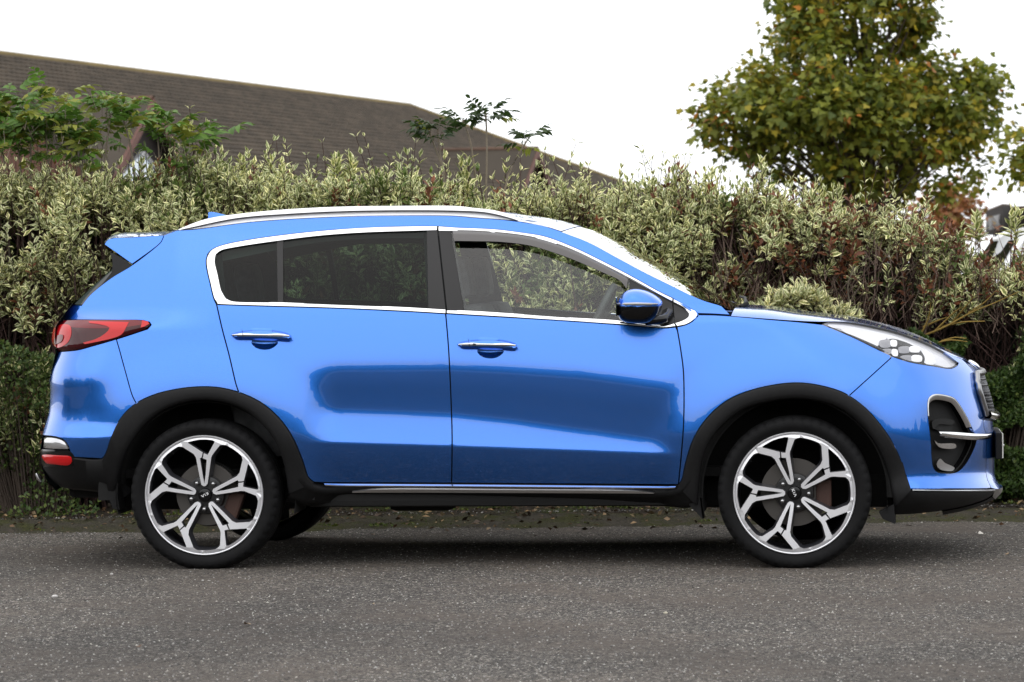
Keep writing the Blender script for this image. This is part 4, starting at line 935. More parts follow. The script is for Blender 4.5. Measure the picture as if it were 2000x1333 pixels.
def put_leaves(tmpl, B, D, Nn, L, rnd):
    """all leaves at once: bases B, directions D, blade normals Nn, lengths L"""
    V0, F0, U0 = tmpl; D = norm(D); S = norm(np.cross(D, Nn)); Nn = np.cross(S, D)
    V = B[:, None]+L[:, None, None]*(V0[None, :, 0:1]*S[:, None]+V0[None, :, 1:2]*D[:, None]+V0[None, :, 2:3]*Nn[:, None])
    n, k = len(B), len(V0)
    F = (F0[None]+(np.arange(n)*k)[:, None, None]).reshape(-1, F0.shape[1])
    return V.reshape(-1, 3), F, np.tile(U0, (n, 1)), np.repeat(rnd, k)
def leaf_material(name, kinds, vein=True, trans=.3):
    """kinds: list of (centre colour, margin colour, margin start); a leaf's number says which kind it is, its fraction varies it"""
    m = mat(name, (.1, .15, .05), .5, spec=.35); t = NT(m)
    at = t.n('Attribute', attribute_name='rnd'); uv = t.n('UVMap'); sep = t.n('SeparateXYZ'); t.l(uv.outputs[0], sep.inputs[0])
    fl = t.n('Math', operation='FLOOR'); t.l(at.outputs['Fac'], fl.inputs[0]); fc = t.n('Math', operation='FRACT'); t.l(at.outputs['Fac'], fc.inputs[0])
    d = t.n('Math', operation='SUBTRACT'); d.inputs[1].default_value = .5; t.l(sep.outputs[0], d.inputs[0]); da = t.n('Math', operation='ABSOLUTE'); t.l(d.outputs[0], da.inputs[0])
    no = t.noise(90, 3, .6, t.pos()); ns = t.n('Math', operation='MULTIPLY_ADD'); ns.inputs[1].default_value = .55; ns.inputs[2].default_value = -.27; t.l(no.outputs['Fac'], ns.inputs[0])
    dd = t.n('Math', operation='ADD'); t.l(da.outputs[0], dd.inputs[0]); t.l(ns.outputs[0], dd.inputs[1])
    col = None
    for i, (c0, c1, st) in enumerate(kinds):
        ms = t.n('MapRange', interpolation_type='SMOOTHSTEP'); ms.inputs['From Min'].default_value = st; ms.inputs['From Max'].default_value = st+.22; t.l(dd.outputs[0], ms.inputs['Value'])
        c = t.mix(ms.outputs[0], c0, c1)
        if col is None: col = c
        else:
            gt = t.n('Math', operation='GREATER_THAN'); gt.inputs[1].default_value = i-.5; t.l(fl.outputs[0], gt.inputs[0]); col = t.mix(gt.outputs[0], col, c)
    var = t.ramp(fc.outputs[0], [(0, (.62, .66, .6)), (.5, (1, 1, 1)), (1, (1.35, 1.25, 1.1))])
    col = t.mix(1.0, col, var.outputs['Color'], 'MULTIPLY')
    t.l(col, t.b.inputs['Base Color'])
    tr = t.n('BsdfTranslucent'); t.l(col, tr.inputs['Color']); mx = t.n('MixShader'); mx.inputs[0].default_value = trans
    t.l(t.b.outputs[0], mx.inputs[1]); t.l(tr.outputs[0], mx.inputs[2]); t.l(mx.outputs[0], t.out.inputs['Surface'])
    return m
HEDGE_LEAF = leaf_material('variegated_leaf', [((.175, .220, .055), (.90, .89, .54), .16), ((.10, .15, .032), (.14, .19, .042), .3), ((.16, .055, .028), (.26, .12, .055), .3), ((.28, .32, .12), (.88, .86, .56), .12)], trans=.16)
GREEN_LEAF = leaf_material('elder_leaf', [((.095, .19, .028), (.11, .21, .034), .3), ((.22, .25, .04), (.25, .26, .05), .3), ((.030, .058, .014), (.038, .068, .017), .3)], trans=.35)
PRIVET_LEAF = leaf_material('small_dark_green_leaf', [((.045, .085, .018), (.06, .10, .024), .3), ((.10, .14, .035), (.13, .16, .05), .3)], trans=.2)
MAPLE_LEAF = leaf_material('maple_leaf', [((.20, .225, .03), (.215, .24, .032), .3), ((.36, .30, .034), (.38, .30, .036), .3), ((.40, .16, .026), (.44, .20, .034), .3), ((.095, .13, .02), (.105, .14, .022), .3)], trans=.45)
RUST_LEAF = leaf_material('orange_leaf', [((.34, .14, .06), (.42, .20, .09), .3), ((.25, .16, .04), (.3, .2, .05), .3)], trans=.4)
BARK = bumpy('grey_brown_bark', (.075, .055, .042), .9, 60, .5, .01)
TWIG = bumpy('reddish_twig', (.050, .024, .019), .8, 90, .4, .004)
STEM = bumpy('pale_sapling_bark', (.20, .165, .125), .85, 80, .4, .004)
LICHEN = bumpy('yellow_lichen_twig', (.24, .16, .035), .9, 70, .5, .006)
# value noise for clumps
NG = RNG.random((64, 64))
def vnoise(x, y):
    xi = np.floor(x).astype(int); yi = np.floor(y).astype(int); fx = x-xi; fy = y-yi; fx = fx*fx*(3-2*fx); fy = fy*fy*(3-2*fy)
    g = lambda a, b: NG[a % 64, b % 64]
    return g(xi, yi)*(1-fx)*(1-fy)+g(xi+1, yi)*fx*(1-fy)+g(xi, yi+1)*(1-fx)*fy+g(xi+1, yi+1)*fx*fy
# hedge: height of its top along the kerb, read off the skyline
TOPL = np.array([(-120, 292), (0, 300), (120, 304), (190, 312), (280, 308), (360, 300), (480, 302), (560, 322), (640, 322), (700, 332), (800, 318), (900, 352), (1000, 362), (1060, 358), (1110, 348), (1200, 362), (1260, 345), (1320, 330), (1400, 362), (1480, 345), (1560, 365), (1700, 392), (1800, 405), (1860, 425), (1900, 470), (1960, 472), (2000, 450), (2100, 430)], float)
HV = .42                                                             # the hedge face stands this far behind the kerb line
def hedge_uv(px, py, v):
    """point on the vertical plane v metres behind the kerb"""
    d = ray(px, py); nrm = np.array((KN[0], KN[1], 0)); o = np.array((K0[0], K0[1], 0))+nrm*v
    t = ((o-CAM_POS)@nrm)/(d@nrm); P = CAM_POS+d*t[..., None]
    return (P[..., :2]-K0[:2])@KD, P[..., 2]
tu, tz = hedge_uv(TOPL[:, 0], TOPL[:, 1], HV+.35)
def hedge_top(u): return np.interp(u, tu, tz)-.20
def K3(u, v, z): return np.stack([K0[0]+KD[0]*u+KN[0]*v, K0[1]+KD[1]*u+KN[1]*v, z], -1)
KD3 = np.array((KD[0], KD[1], 0)); KN3 = np.array((KN[0], KN[1], 0)); UP = np.array((0, 0, 1.))
def bulge(u, z): return .42*(vnoise(u*1.6+3, z*1.9+9)-.5)+.26*(vnoise(u*3.7+31, z*4.4+17)-.5)
def shoots(n, u, v, z, axis, slen, llen, kindf, nodes=5, top_tilt=30, low_tilt=70):
    """upright shoots with opposite pairs of leaves; returns leaf arrays and stem arrays"""
    B = []; D = []; Nn = []; L = []; Rn = []; tip = []
    base = K3(u, v, z); axis = norm(axis)
    rf = norm(np.cross(axis, RNG.normal(size=(n, 3)))); rg = np.cross(axis, rf)
    kind = kindf; nd = RNG.integers(nodes-1, nodes+2, n)
    for k in range(nodes+1):
        f = np.minimum((k+.6)/(nd-.4), 1.0); ok = k < nd
        ang = k*np.pi/2+RNG.normal(0, .35, n)
        tilt = np.radians(low_tilt+(top_tilt-low_tilt)*f+RNG.normal(0, 9, n))
        for s in (0, np.pi):
            rad = rf*np.cos(ang+s)[:, None]+rg*np.sin(ang+s)[:, None]
            d = axis*np.cos(tilt)[:, None]+rad*np.sin(tilt)[:, None]
            nn = axis*np.sin(tilt)[:, None]-rad*np.cos(tilt)[:, None]
            d = d+RNG.normal(0, .12, (n, 3)); nn = nn+RNG.normal(0, .22, (n, 3))
            b = base+axis*(slen*f)[:, None]+rad*.004
            ll = llen*(1.08-.38*f)*RNG.uniform(.75, 1.2, n)
            B.append(b[ok]); D.append(d[ok]); Nn.append(nn[ok]); L.append(ll[ok]); Rn.append((kind+RNG.uniform(.02, .98, n)*.999)[ok])
    return [np.concatenate(a) for a in (B, D, Nn, L, Rn)], (base-axis*.12, base+axis*slen[:, None])
def sticks(acc, P0, P1, r0, r1, n=3):
    T = norm(P1-P0); ref = np.where(np.abs(T[:, 2:3]) > .9, np.array([[1., 0, 0]]), np.array([[0, 0, 1.]]))
    A = norm(np.cross(T, ref)); Bx = np.cross(T, A); th = np.arange(n)*2*np.pi/n
    ring = lambda P, r: P[:, None]+np.broadcast_to(np.asarray(r, float), (len(P),))[:, None, None]*(A[:, None]*np.cos(th)[None, :, None]+Bx[:, None]*np.sin(th)[None, :, None])
    V = np.concatenate([ring(P0, r0), ring(P1, r1)], 1).reshape(-1, 3); m = len(P0)
    f = np.array([(j, (j+1) % n, n+(j+1) % n, n+j) for j in range(n)])
    acc.add(V, (f[None]+(np.arange(m)*2*n)[:, None, None]).reshape(-1, 4))
# the sampled hedge
UA, UB = float(hedge_uv(np.array(-400.), np.array(500.), HV)[0]), float(hedge_uv(np.array(2350.), np.array(500.), HV)[0])
def px_of(u, v, z): x, y, _ = project(K3(u, v, z)); return x, y
hedge = thing('variegated_hedge', 'long hedge of cream-edged variegated dogwood behind the car', 'hedge', K3(np.array((UA+UB)/2), np.array(HV+.5), np.array(.06)))
HL = hedge.location.copy()
LV = []; SA = Acc()
def add_shoots(n, mode):
    u = RNG.uniform(UA, UB, n); top = hedge_top(u)
    if mode == 'face':
        z = top*(.20+.80*RNG.random(n)**.75); z = z+RNG.normal(0, .03, n)
        v = HV-bulge(u, z)+np.abs(RNG.exponential(.10, n))+.18*np.clip((z-top+.25)/.25, 0, 1)
        ax = np.stack([RNG.normal(0, .30, n), -.45+RNG.normal(0, .28, n), .8+RNG.normal(0, .2, n)], 1)
    elif mode == 'top':
        v = HV+.10+RNG.random(n)**1.3*1.2; z = top-.12+RNG.normal(0, .05, n)+.20*(vnoise(u*2.6, v*2+40)-.3)-.05*(v-HV)
        ax = np.stack([RNG.normal(0, .25, n), -.15+RNG.normal(0, .25, n), 1+RNG.normal(0, .1, n)], 1)
    else:
        z = top*(.12+.84*RNG.random(n)); v = HV+.22-bulge(u, z)+RNG.random(n)*.35
        ax = np.stack([RNG.normal(0, .6, n), -.3+RNG.normal(0, .4, n), .6+RNG.normal(0, .4, n)], 1)
    axis = ax[:, :1]*KD3+ax[:, 1:2]*KN3+ax[:, 2:]*UP
    x, y = px_of(u, v, z); rel = z/top
    keep = np.ones(n, bool)
    # thin, dark pockets: low on the left, behind the bonnet, and where the small-leaved shrub takes over on the right
    pock = vnoise(u*2.1+7, z*2.6+3)
    keep &= ~((mode == 'face') & (pock < .30) & (rel < .62) & (RNG.random(n) < .92))
    gap = vnoise(u*4.2+70, z*4.8+23); keep &= ~((mode == 'face') & (gap < .33) & (rel < .95) & (RNG.random(n) < .88))
    keep &= ~((rel < .34) & (RNG.random(n) < .30))
    rz = sstep(x, 1380, 1560)*sstep(y, 440, 520); keep &= ~(RNG.random(n) < rz*.55)
    keep &= ~((x > 1480) & (y > 640) & (RNG.random(n) < .96))
    rnd = RNG.random(n)
    kind = np.zeros(n); patch = vnoise(u*1.9+50, z*2.3+11); kind[rnd > 1.02-.45*sstep(patch, .45, .8)] = 1; kind[(rnd < .30*sstep(patch, .5, .15))] = 3
    russet = (.03+.28*sstep(x, 1250, 1500)*sstep(y, 400, 480)*(1-sstep(y, 600, 680))+.05*(rel < .6)); kind[RNG.random(n) < russet] = 2
    dk = (mode == 'deep') & (RNG.random(n) < .55); kind[dk] = 1  # deep shoots often take the darker leaf kind: inner shade put in as colour
    u, v, z, axis, kind, x = (a[keep] for a in (u, v, z, axis, kind, x)); n = len(u)
    slen = RNG.uniform(.06, .19, n); llen = RNG.uniform(.036, .070, n)
    if mode == 'top':
        tall = RNG.random(n) < .20; slen[tall] *= RNG.uniform(1.4, 2.5, tall.sum())
    lv, (p0, p1) = shoots(n, u, v, z, axis, slen, llen, kind)
    LV.append(lv); sticks(SA, p0, p1, .0035, .0018)
add_shoots(11600, 'face'); add_shoots(4400, 'top'); add_shoots(3100, 'deep')
# tall leading shoots that break the skyline
SK = [(800, 300, .30), (1322, 305, .42), (1345, 330, .3), (1490, 315, .34), (1568, 342, .30), (1610, 365, .24), (1640, 365, .24), (1380, 335, .28), (1225, 355, .2), (905, 310, .22), (690, 312, .16), (655, 305, .15), (545, 308, .14), (480, 298, .2), (1980, 405, .2), (1910, 420, .15)]
n = len(SK)*3; sk = np.repeat(np.array(SK, float), 3, 0); su, sz = hedge_uv(sk[:, 0]+RNG.normal(0, 9, n)*(np.arange(n) % 3 > 0), sk[:, 1]+RNG.uniform(0, 14, n), HV+.45)
sl = sk[:, 2]*RNG.uniform(.8, 1, n); axk = np.stack([RNG.normal(0, .10, n), RNG.normal(0, .1, n), np.ones(n)], 1)
lv, (p0, p1) = shoots(n, su, np.full(n, HV+.45), sz-sl, axk[:, :1]*KD3+axk[:, 1:2]*KN3+axk[:, 2:]*UP, sl, RNG.uniform(.06, .085, n), np.zeros(n), nodes=7)
LV.append(lv); sticks(SA, p0-np.array((0, 0, .1)), p1, .005, .0025)
LV = [np.concatenate([l[i] for l in LV]) for i in range(5)]
# the 300 leaves that show largest are single pieces; the rest is the mass of the foliage
lx, ly, lw = project(LV[0]); vis = (lx > 20) & (lx < 1980) & (ly > 280) & (ly < 640)
dn = norm(np.cross(norm(LV[1]), norm(np.cross(norm(LV[1]), LV[2])))); face = np.abs(dn@AX_F)
score = np.where(vis, LV[3]*face/lw, -1)+.0008*RNG.random(len(lw)); front_v = (LV[0][:, :2]-K0[:2])@KN
score = np.where(front_v < HV+.12, score, score*.4); order = np.argsort(-score); pick = order[:300]; rest = np.ones(len(lw), bool); rest[pick] = False
V, F, U, A = put_leaves(LEAF_M, *[a[rest] for a in LV]); V = V-np.array(HL)
fo = array_mesh('foliage', V, F, HEDGE_LEAF, hedge, U, {'rnd': A}, True); tag(fo, kind='stuff')
o = SA.build('twigs', TWIG, hedge); o.data.transform(Matrix.Translation(-HL)); tag(o, kind='stuff')
V1, F1, U1, A1 = put_leaves(LEAF_V, np.zeros((1, 3)), np.array([[0, 1., 0]]), np.array([[0, 0, 1.]]), np.array([1.]), np.array([.5]))
protos = []
for k in range(4):
    lo = array_mesh('leaf', V1, F1, HEDGE_LEAF, hedge, U1, {'rnd': np.full(len(V1), [.2, .5, .8, .95][k])}, True); protos.append(lo.data)
    bpy.data.objects.remove(lo)
for k, i in enumerate(pick):
    d = LV[1][i]/np.linalg.norm(LV[1][i]); s = np.cross(d, LV[2][i]); s /= np.linalg.norm(s); nn = np.cross(s, d); L = LV[3][i]; b = LV[0][i]-np.array(HL)
    o = link(bpy.data.objects.new('leaf', protos[k % 4]), hedge)
    o.matrix_basis = Matrix([[s[r]*L, d[r]*L, nn[r]*L, b[r]] for r in range(3)]+[[0, 0, 0, 1]])
# woody core: upright and leaning branches inside the hedge, backed by a dark sheet standing for the shade within
CA = Acc(); n = 900; u = RNG.uniform(UA, UB, n); v = HV+RNG.uniform(.10, .75, n); z0 = np.full(n, .05); hgt = hedge_top(u)*RNG.uniform(.5, .9, n)
sticks(CA, K3(u, v, z0), K3(u+RNG.normal(0, .22, n), v+RNG.normal(-.05, .12, n), hgt), .009, .004, 4)
n = 2600; u = RNG.uniform(UA, UB, n); v = HV+RNG.uniform(.02, .5, n); z0 = RNG.uniform(.1, .75, n)*hedge_top(u)
sticks(CA, K3(u, v, z0), K3(u+RNG.normal(0, .16, n), v+RNG.normal(-.05, .10, n), z0+RNG.uniform(.1, .35, n)), .004, .002, 3)
o = CA.build('branches', TWIG, hedge); o.data.transform(Matrix.Translation(-HL)); tag(o, kind='stuff')
nu, nz = 140, 26; V = []  # dark backing sheet: the hedge's inner shade is in its colour
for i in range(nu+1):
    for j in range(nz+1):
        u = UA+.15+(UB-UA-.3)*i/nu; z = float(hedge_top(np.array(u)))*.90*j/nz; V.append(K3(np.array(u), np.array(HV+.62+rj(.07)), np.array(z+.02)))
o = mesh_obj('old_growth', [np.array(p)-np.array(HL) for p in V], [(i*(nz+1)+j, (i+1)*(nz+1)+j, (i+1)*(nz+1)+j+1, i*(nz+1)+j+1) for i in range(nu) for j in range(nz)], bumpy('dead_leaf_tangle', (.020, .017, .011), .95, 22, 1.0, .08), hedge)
# the bright cream clump in front of the bonnet
n = 95; a = RNG.normal(0, 1, (n, 3)); cu, cz = hedge_uv(np.array(1562.), np.array(602.), HV-.16)
u = cu+np.clip(a[:, 0]*.13, -.25, .27); z = cz-.02+np.abs(a[:, 1])*.03-.12*((u-cu)/.27)**2; v = np.full(n, HV-.16)+np.abs(a[:, 2])*.07
cl = thing('cream_leaved_shrub', 'low clump of bright cream leaves showing above the bonnet', 'shrub', K3(cu, np.array(HV-.1), np.array(.06)))
CL = np.array(cl.location)
axis = np.stack([(u-cu)*2.2+RNG.normal(0, .2, n), -.5+RNG.normal(0, .2, n), np.ones(n)*.9], 1); axis = axis[:, :1]*KD3+axis[:, 1:2]*KN3+axis[:, 2:]*UP
lv, (p0, p1) = shoots(n, u, v, z, axis, RNG.uniform(.05, .1, n), RNG.uniform(.05, .075, n), np.full(n, 3.), nodes=4)
V, F, U, A = put_leaves(LEAF_V, *lv); tag(array_mesh('foliage', V-CL, F, HEDGE_LEAF, cl, U, {'rnd': A}, True), kind='stuff')
a = Acc(); sticks(a, np.tile(K3(cu, np.array(HV-.05), np.array(.06)), (n, 1))+RNG.normal(0, .05, (n, 3))*np.array((1, 1, 0)), p0, .006, .004); sticks(a, p0, p1, .004, .002); o = a.build('stems', TWIG, cl); o.data.transform(Matrix.Translation(-Vector(CL)))
# small-leaved dark green shrubs at the right, by the bonnet and the bumper
def privet(name, label, px0, px1, ytop, n, dv, kindp=.12):
    pu, _ = hedge_uv(np.array([px0, px1], float), np.array([700., 700.]), HV-.2); c = (pu[0]+pu[1])/2
    t = thing(name, label, 'shrub', K3(c, np.array(HV), np.array(.06)), group='small-leaved shrubs at the hedge foot'); TL = np.array(t.location)
    px = RNG.uniform(px0, px1, n); yt = np.interp(px, *zip(*ytop)); u, zt = hedge_uv(px, yt, HV-.15)
    z = zt*(1-RNG.random(n)**1.4*.93); v = HV-.10-.9*bulge(u*1.7+5, z*1.7)+RNG.exponential(.09, n)+dv
    k = vnoise(u*5+2, z*5+8) > .27; u, v, z = u[k], v[k], z[k]; n = len(u)
    d = RNG.normal(0, .6, (n, 3))+np.array((0, 0, .6))-KN3*.3; nn = RNG.normal(0, .5, (n, 3))+np.array((0, 0, .8))-KN3*.5
    rn = (RNG.random(n) < kindp)+RNG.uniform(.02, .98, n)*.999
    V, F, U, A = put_leaves(SMALL, K3(u, v, z), d, nn, RNG.uniform(.018, .036, n), rn); tag(array_mesh('foliage', V-TL, F, PRIVET_LEAF, t, U, {'rnd': A}), kind='stuff')
    a = Acc(); m = 160; i = RNG.integers(0, n, m); P1 = K3(u[i], v[i]+.05, z[i]); P0 = K3(u[i]*.5+c*.5, np.full(m, HV+.05+dv), np.full(m, .05)); sticks(a, P0, P1, .006, .002)
    o = a.build('stems', BARK, t); o.data.transform(Matrix.Translation(-Vector(TL))); return t
privet('box_shrub', 'dark green small-leaved shrub behind the bonnet and headlamp', 1440, 1800, [(1440, 700), (1500, 640), (1600, 625), (1700, 640), (1800, 650)], 30000, 0.0)
privet('box_shrub', 'dark green small-leaved shrub beside the front bumper, at the right edge', 1790, 2080, [(1790, 650), (1850, 690), (1900, 660), (2000, 640), (2080, 650)], 44000, -.08)
privet('box_shrub', 'shaded green shrub low behind the tail lamp at the left edge', -70, 190, [(-70, 640), (60, 690), (120, 700), (190, 720)], 5000, -.05, .5)
# lichened and bare twigs, upright in the thin part of the hedge
def twig_thing(name, label, lines, m, v):
    t = None
    for L in lines:
        p = np.array([q[:2] for q in L], float); u, z = hedge_uv(p[:, 0], p[:, 1], v); W = K3(u, v+np.linspace(.15, 0, len(u))+np.array([rj(.02) for _ in u]), z)
        W = catmull(W, .04)
        if t is None: t = thing(name, label, 'branch', W[0]); a = Acc()
        V, F = tube_arrays(W, np.linspace(.0065, .0025, len(W)), 5); a.add(V, F)
    o = a.build('stem', m, t, True); o.data.transform(Matrix.Translation(-t.location)); return t
twig_thing('lichened_branch', 'yellow lichen-covered branch reaching up above the headlamp', [[(1805, 660), (1850, 640), (1900, 612), (1950, 590), (1990, 570)], [(1850, 640), (1885, 630), (1925, 628)], [(1872, 628), (1890, 600), (1902, 580)], [(1830, 652), (1868, 612), (1880, 600)], [(1900, 612), (1930, 590), (1945, 570)]], LICHEN, HV-.18)
twig_thing('lichened_branch', 'forked yellow twig just above the bonnet edge', [[(1800, 662), (1812, 640), (1820, 610), (1818, 590)], [(1812, 640), (1835, 628), (1850, 620)]], LICHEN, HV-.2)
twig_thing('lichened_branch', 'low pale yellow twig lying over the front of the bonnet', [[(1838, 672), (1862, 665), (1890, 668)], [(1848, 668), (1870, 660), (1888, 662)]], LICHEN, HV-.22)
twig_thing('bare_branch', 'thin upright bare stem among the russet leaves', [[(1660, 640), (1664, 600), (1658, 560), (1668, 520)], [(1664, 600), (1676, 570), (1690, 550)]], STEM, HV-.12)
a = Acc(); n = 330; px = RNG.uniform(1380, 2000, n); py = RNG.uniform(480, 640, n); u, z = hedge_uv(px, py, HV-.03); v = HV-.08+RNG.random(n)*.2
sticks(a, K3(u, v, z-.07), K3(u+RNG.normal(0, .07, n), v+RNG.normal(0, .05, n), z+RNG.uniform(.03, .15, n)), .0028, .0013)
o = a.build('bare_twigs', bumpy('dry_grey_twig', (.16, .11, .085), .9, 90, .3), hedge); o.data.transform(Matrix.Translation(-HL)); tag(o, kind='stuff')
# elder: compound leaves
def pinnate(B, D, Nn, size, kind, pairs=3):
    """compound leaves: pairs of leaflets along a stalk plus one at the end"""
    n = len(B); D = norm(D); S = norm(np.cross(D, Nn)); N2 = np.cross(S, D); out = []
    for k in range(pairs+1):
        f = (k+1.0)/(pairs+1); b = B+D*(size*f)[:, None]-N2*(size*.22*f*f)[:, None]
        for s in ((-1, 1) if k < pairs else (0,)):
            d = D*(.55 if s else 1.0)+S*s*.85-N2*.25+RNG.normal(0, .1, (n, 3)); out.append((b, d, N2+RNG.normal(0, .18, (n, 3)), size*RNG.uniform(.46, .62, n), kind+RNG.uniform(.02, .98, n)*.999))
    return [np.concatenate([o_[i] for o_ in out]) for i in range(5)]
def elder(name, label, stems, spread, nleaf, kindp, v, size=(.13, .19), bark=STEM, dark=False):
    """stems: photo points from foot to crown"""
    LVs = []; t = None; SAc = Acc(); 
    for L in stems:
        p = np.array(L, float); u, z = hedge_uv(p[:, 0], p[:, 1], v); W = K3(u, np.full(len(u), v), z); foot = W[0].copy(); foot[2] = .06
        W = catmull(np.vstack([foot, W]), .06)
        if t is None: t = thing(name, label, 'sapling' if dark else 'shrub', foot); TL = np.array(foot)
        V, F = tube_arrays(W-TL, np.linspace(.011, .005, len(W)), 6); SAc.add(V, F)
        m = nleaf; top = W[-1]; cr = top+RNG.normal(0, 1, (m, 3))*np.array(spread)
        f = RNG.random(m)**.6; base = W[-1]*f[:, None]+W[-3]*(1-f)[:, None]
        az = RNG.uniform(0, 2*np.pi, m); d = np.stack([np.cos(az), np.sin(az), RNG.uniform(.15, 1.1, m)], 1); st = norm(d)*RNG.uniform(.01, .05, m)[:, None]
        B = cr if not dark else base+st
        sticks(SAc, np.where(dark, base, B-np.array((0, 0, .05))+RNG.normal(0, .02, (m, 3)))-TL, B-TL, .0020, .0015)
        nn = np.tile(UP, (m, 1))+RNG.normal(0, .25, (m, 3)); kind = np.where(RNG.random(m) < kindp, 1., 2. if dark else 0.)
        LVs.append(pinnate(B, d, nn, RNG.uniform(*size, m), kind))
    LVs = [np.concatenate([l[i] for l in LVs]) for i in range(5)]
    V, F, U, A = put_leaves(LEAF_E, *LVs); tag(array_mesh('leaves', V-TL, F, GREEN_LEAF, t, U, {'rnd': A}, True), kind='stuff'); SAc.build('stem', bark, t, True); return t
elder('elder_bush', 'bushy green elder rising from the hedge at the left edge', [[(40, 330), (30, 255)], [(95, 330), (88, 250)], [(10, 330), (-10, 240)], [(130, 340), (132, 285)], [(60, 340), (60, 225)]], (.17, .12, .085), 42, .30, HV+.28, (.095, .14))
elder('elder_bush', 'tall leafy elder shoots in front of the left dormer', [[(205, 330), (216, 222)], [(262, 330), (236, 214)], [(312, 330), (306, 236)], [(345, 330), (330, 262)], [(372, 330), (385, 282)], [(160, 330), (165, 290)]], (.065, .07, .045), 14, .30, HV+.25, (.11, .15))
elder('elder_sapling', 'dark-leaved sapling with two leaning bare stems, leftmost of the bare-stemmed saplings', [[(876, 362), (862, 320), (843, 270), (836, 248)], [(868, 350), (860, 305), (855, 252)]], (.1, .1, .1), 8, .05, HV+.5, (.085, .115), STEM, True)
elder('elder_sapling', 'dark-leaved sapling with one slightly bent bare stem, second from the left', [[(931, 372), (926, 325), (917, 270), (904, 234)]], (.1, .1, .1), 9, .05, HV+.5, (.08, .11), STEM, True)
elder('elder_sapling', 'tallest dark-leaved sapling, with a straight bare stem', [[(949, 385), (951, 310), (950, 250), (948, 215)]], (.1, .1, .1), 13, .05, HV+.5, (.09, .125), STEM, True)
elder('elder_sapling', 'dark-leaved sapling leaning right in front of the right dormer', [[(986, 372), (1000, 325), (1020, 290), (1034, 268)]], (.1, .1, .1), 11, .05, HV+.5, (.085, .12), STEM, True)

# ------------------------------------------------------------------ trees
def maple_template():
    out = [(0, 0), (.20, .06), (.46, .02), (.36, .22), (.58, .46), (.30, .46), (.22, .60), (0, 1.0), (-.22, .60), (-.30, .46), (-.58, .46), (-.36, .22), (-.46, .02), (-.20, .06)]
    V = np.array([(0, .36, 0)]+[(x, y, .12*abs(x)-.12*y*y) for x, y in out]); n = len(out)
    return V, np.array([(0, 1+i, 1+(i+1) % n) for i in range(n)]), np.stack([V[:, 0]+.5, V[:, 1]], 1)
MAPLE = maple_template()
def broadleaf(name, label, outline, D, depth, nclump, per, crad, size, tmpl, m, trunk, kinds, cat_='tree', seed=1, zlift=0):
    rg = np.random.default_rng(seed); O = np.array(outline, float); cpx = O.mean(0)
    foot = at_d(np.array(trunk[0]), np.array(trunk[1]), np.array(float(D))); foot[2] = 0
    t = thing(name, label, cat_, foot); TL = np.array(foot)
    lo, hi = O.min(0), O.max(0); C = []
    while len(C) < nclump:
        p = lo+(hi-lo)*rg.random(2)
        if inside(p[None], O)[0]: C.append(p)
    C = np.array(C); rel = np.clip(edge_dist(C, O)/(.5*(hi-lo).min()), .05, 1)
    dd = D+depth*np.sqrt(rel)*rg.uniform(-1, 1, nclump); P = at_d(C[:, 0], C[:, 1], dd)
    top = at_d(np.array(trunk[2]), np.array(trunk[3]), np.array(float(D)))
    a = Acc(); W = catmull(np.array([TL, TL*.5+top*.5+np.array((.05, 0, 0)), top]), .2); V, F = tube_arrays(W-TL, np.linspace(.11, .02, len(W)), 8); a.add(V, F)
    k = np.clip(((P[:, 2]-TL[2])/(top[2]-TL[2])*.75*len(W)).astype(int)-2, len(W)//4, len(W)-2); q = W[k]; mid = q*.5+P*.5+np.array((0, 0, .05))
    sticks(a, q-TL, mid-TL, .022, .012, 5); sticks(a, mid-TL, P-TL, .012, .003, 5); a.build('trunk', BARK, t, True)
    n = nclump*per; ci = np.repeat(np.arange(nclump), per); off = rg.normal(0, 1, (n, 3))*crad*rg.uniform(.6, 1.3, nclump)[ci][:, None]*np.array((1, 1, .8)); B = P[ci]+off
    d = norm(off)+rg.normal(0, .5, (n, 3))-np.array((0, 0, .5)); nn = np.tile(UP, (n, 1))*.9+norm(off)*.5+rg.normal(0, .45, (n, 3))
    kd = rg.random(n); ck = rg.random(nclump)[ci]; zrel = np.clip((P[ci][:, 2]-P[:, 2].min())/np.ptp(P[:, 2]), 0, 1)
    kind = np.full(n, 0.); pk = kinds(kd, ck, zrel); kind = pk
    V, F, U, A = put_leaves(tmpl, B, d, nn, rg.uniform(.7, 1.15, n)*size, kind+rg.uniform(.02, .98, n)*.999)
    tag(array_mesh('crown', V-TL, F, m, t, U, {'rnd': A}), kind='stuff'); return t
def maple_kinds(kd, ck, zr):
    k = np.where(kd < .30-.2*ck, 3., 0.); k = np.where(kd > 1.0-.25*ck-.40*ck*zr, 1., k); k = np.where(kd > .994-.12*(ck > .86), 2., k); return k
CROWN = [(1384, 243), (1408, 180), (1445, 132), (1472, 88), (1514, 62), (1518, 5), (1535, -50), (1600, -90), (1700, -95), (1800, -60), (1845, -5), (1832, 60), (1800, 115), (1875, 145), (1920, 140), (1950, 195), (1952, 228), (1925, 262), (1915, 305), (1905, 340), (1870, 370), (1830, 378), (1790, 362), (1700, 385), (1600, 390), (1520, 368), (1472, 340), (1435, 305), (1420, 270)]
broadleaf('maple_tree', 'round maple with green leaves turning orange behind the hedge', CROWN, 36.0, 1.4, 150, 118, .122, .088, MAPLE, MAPLE_LEAF, (1665, 560, 1690, 60), maple_kinds, seed=3)
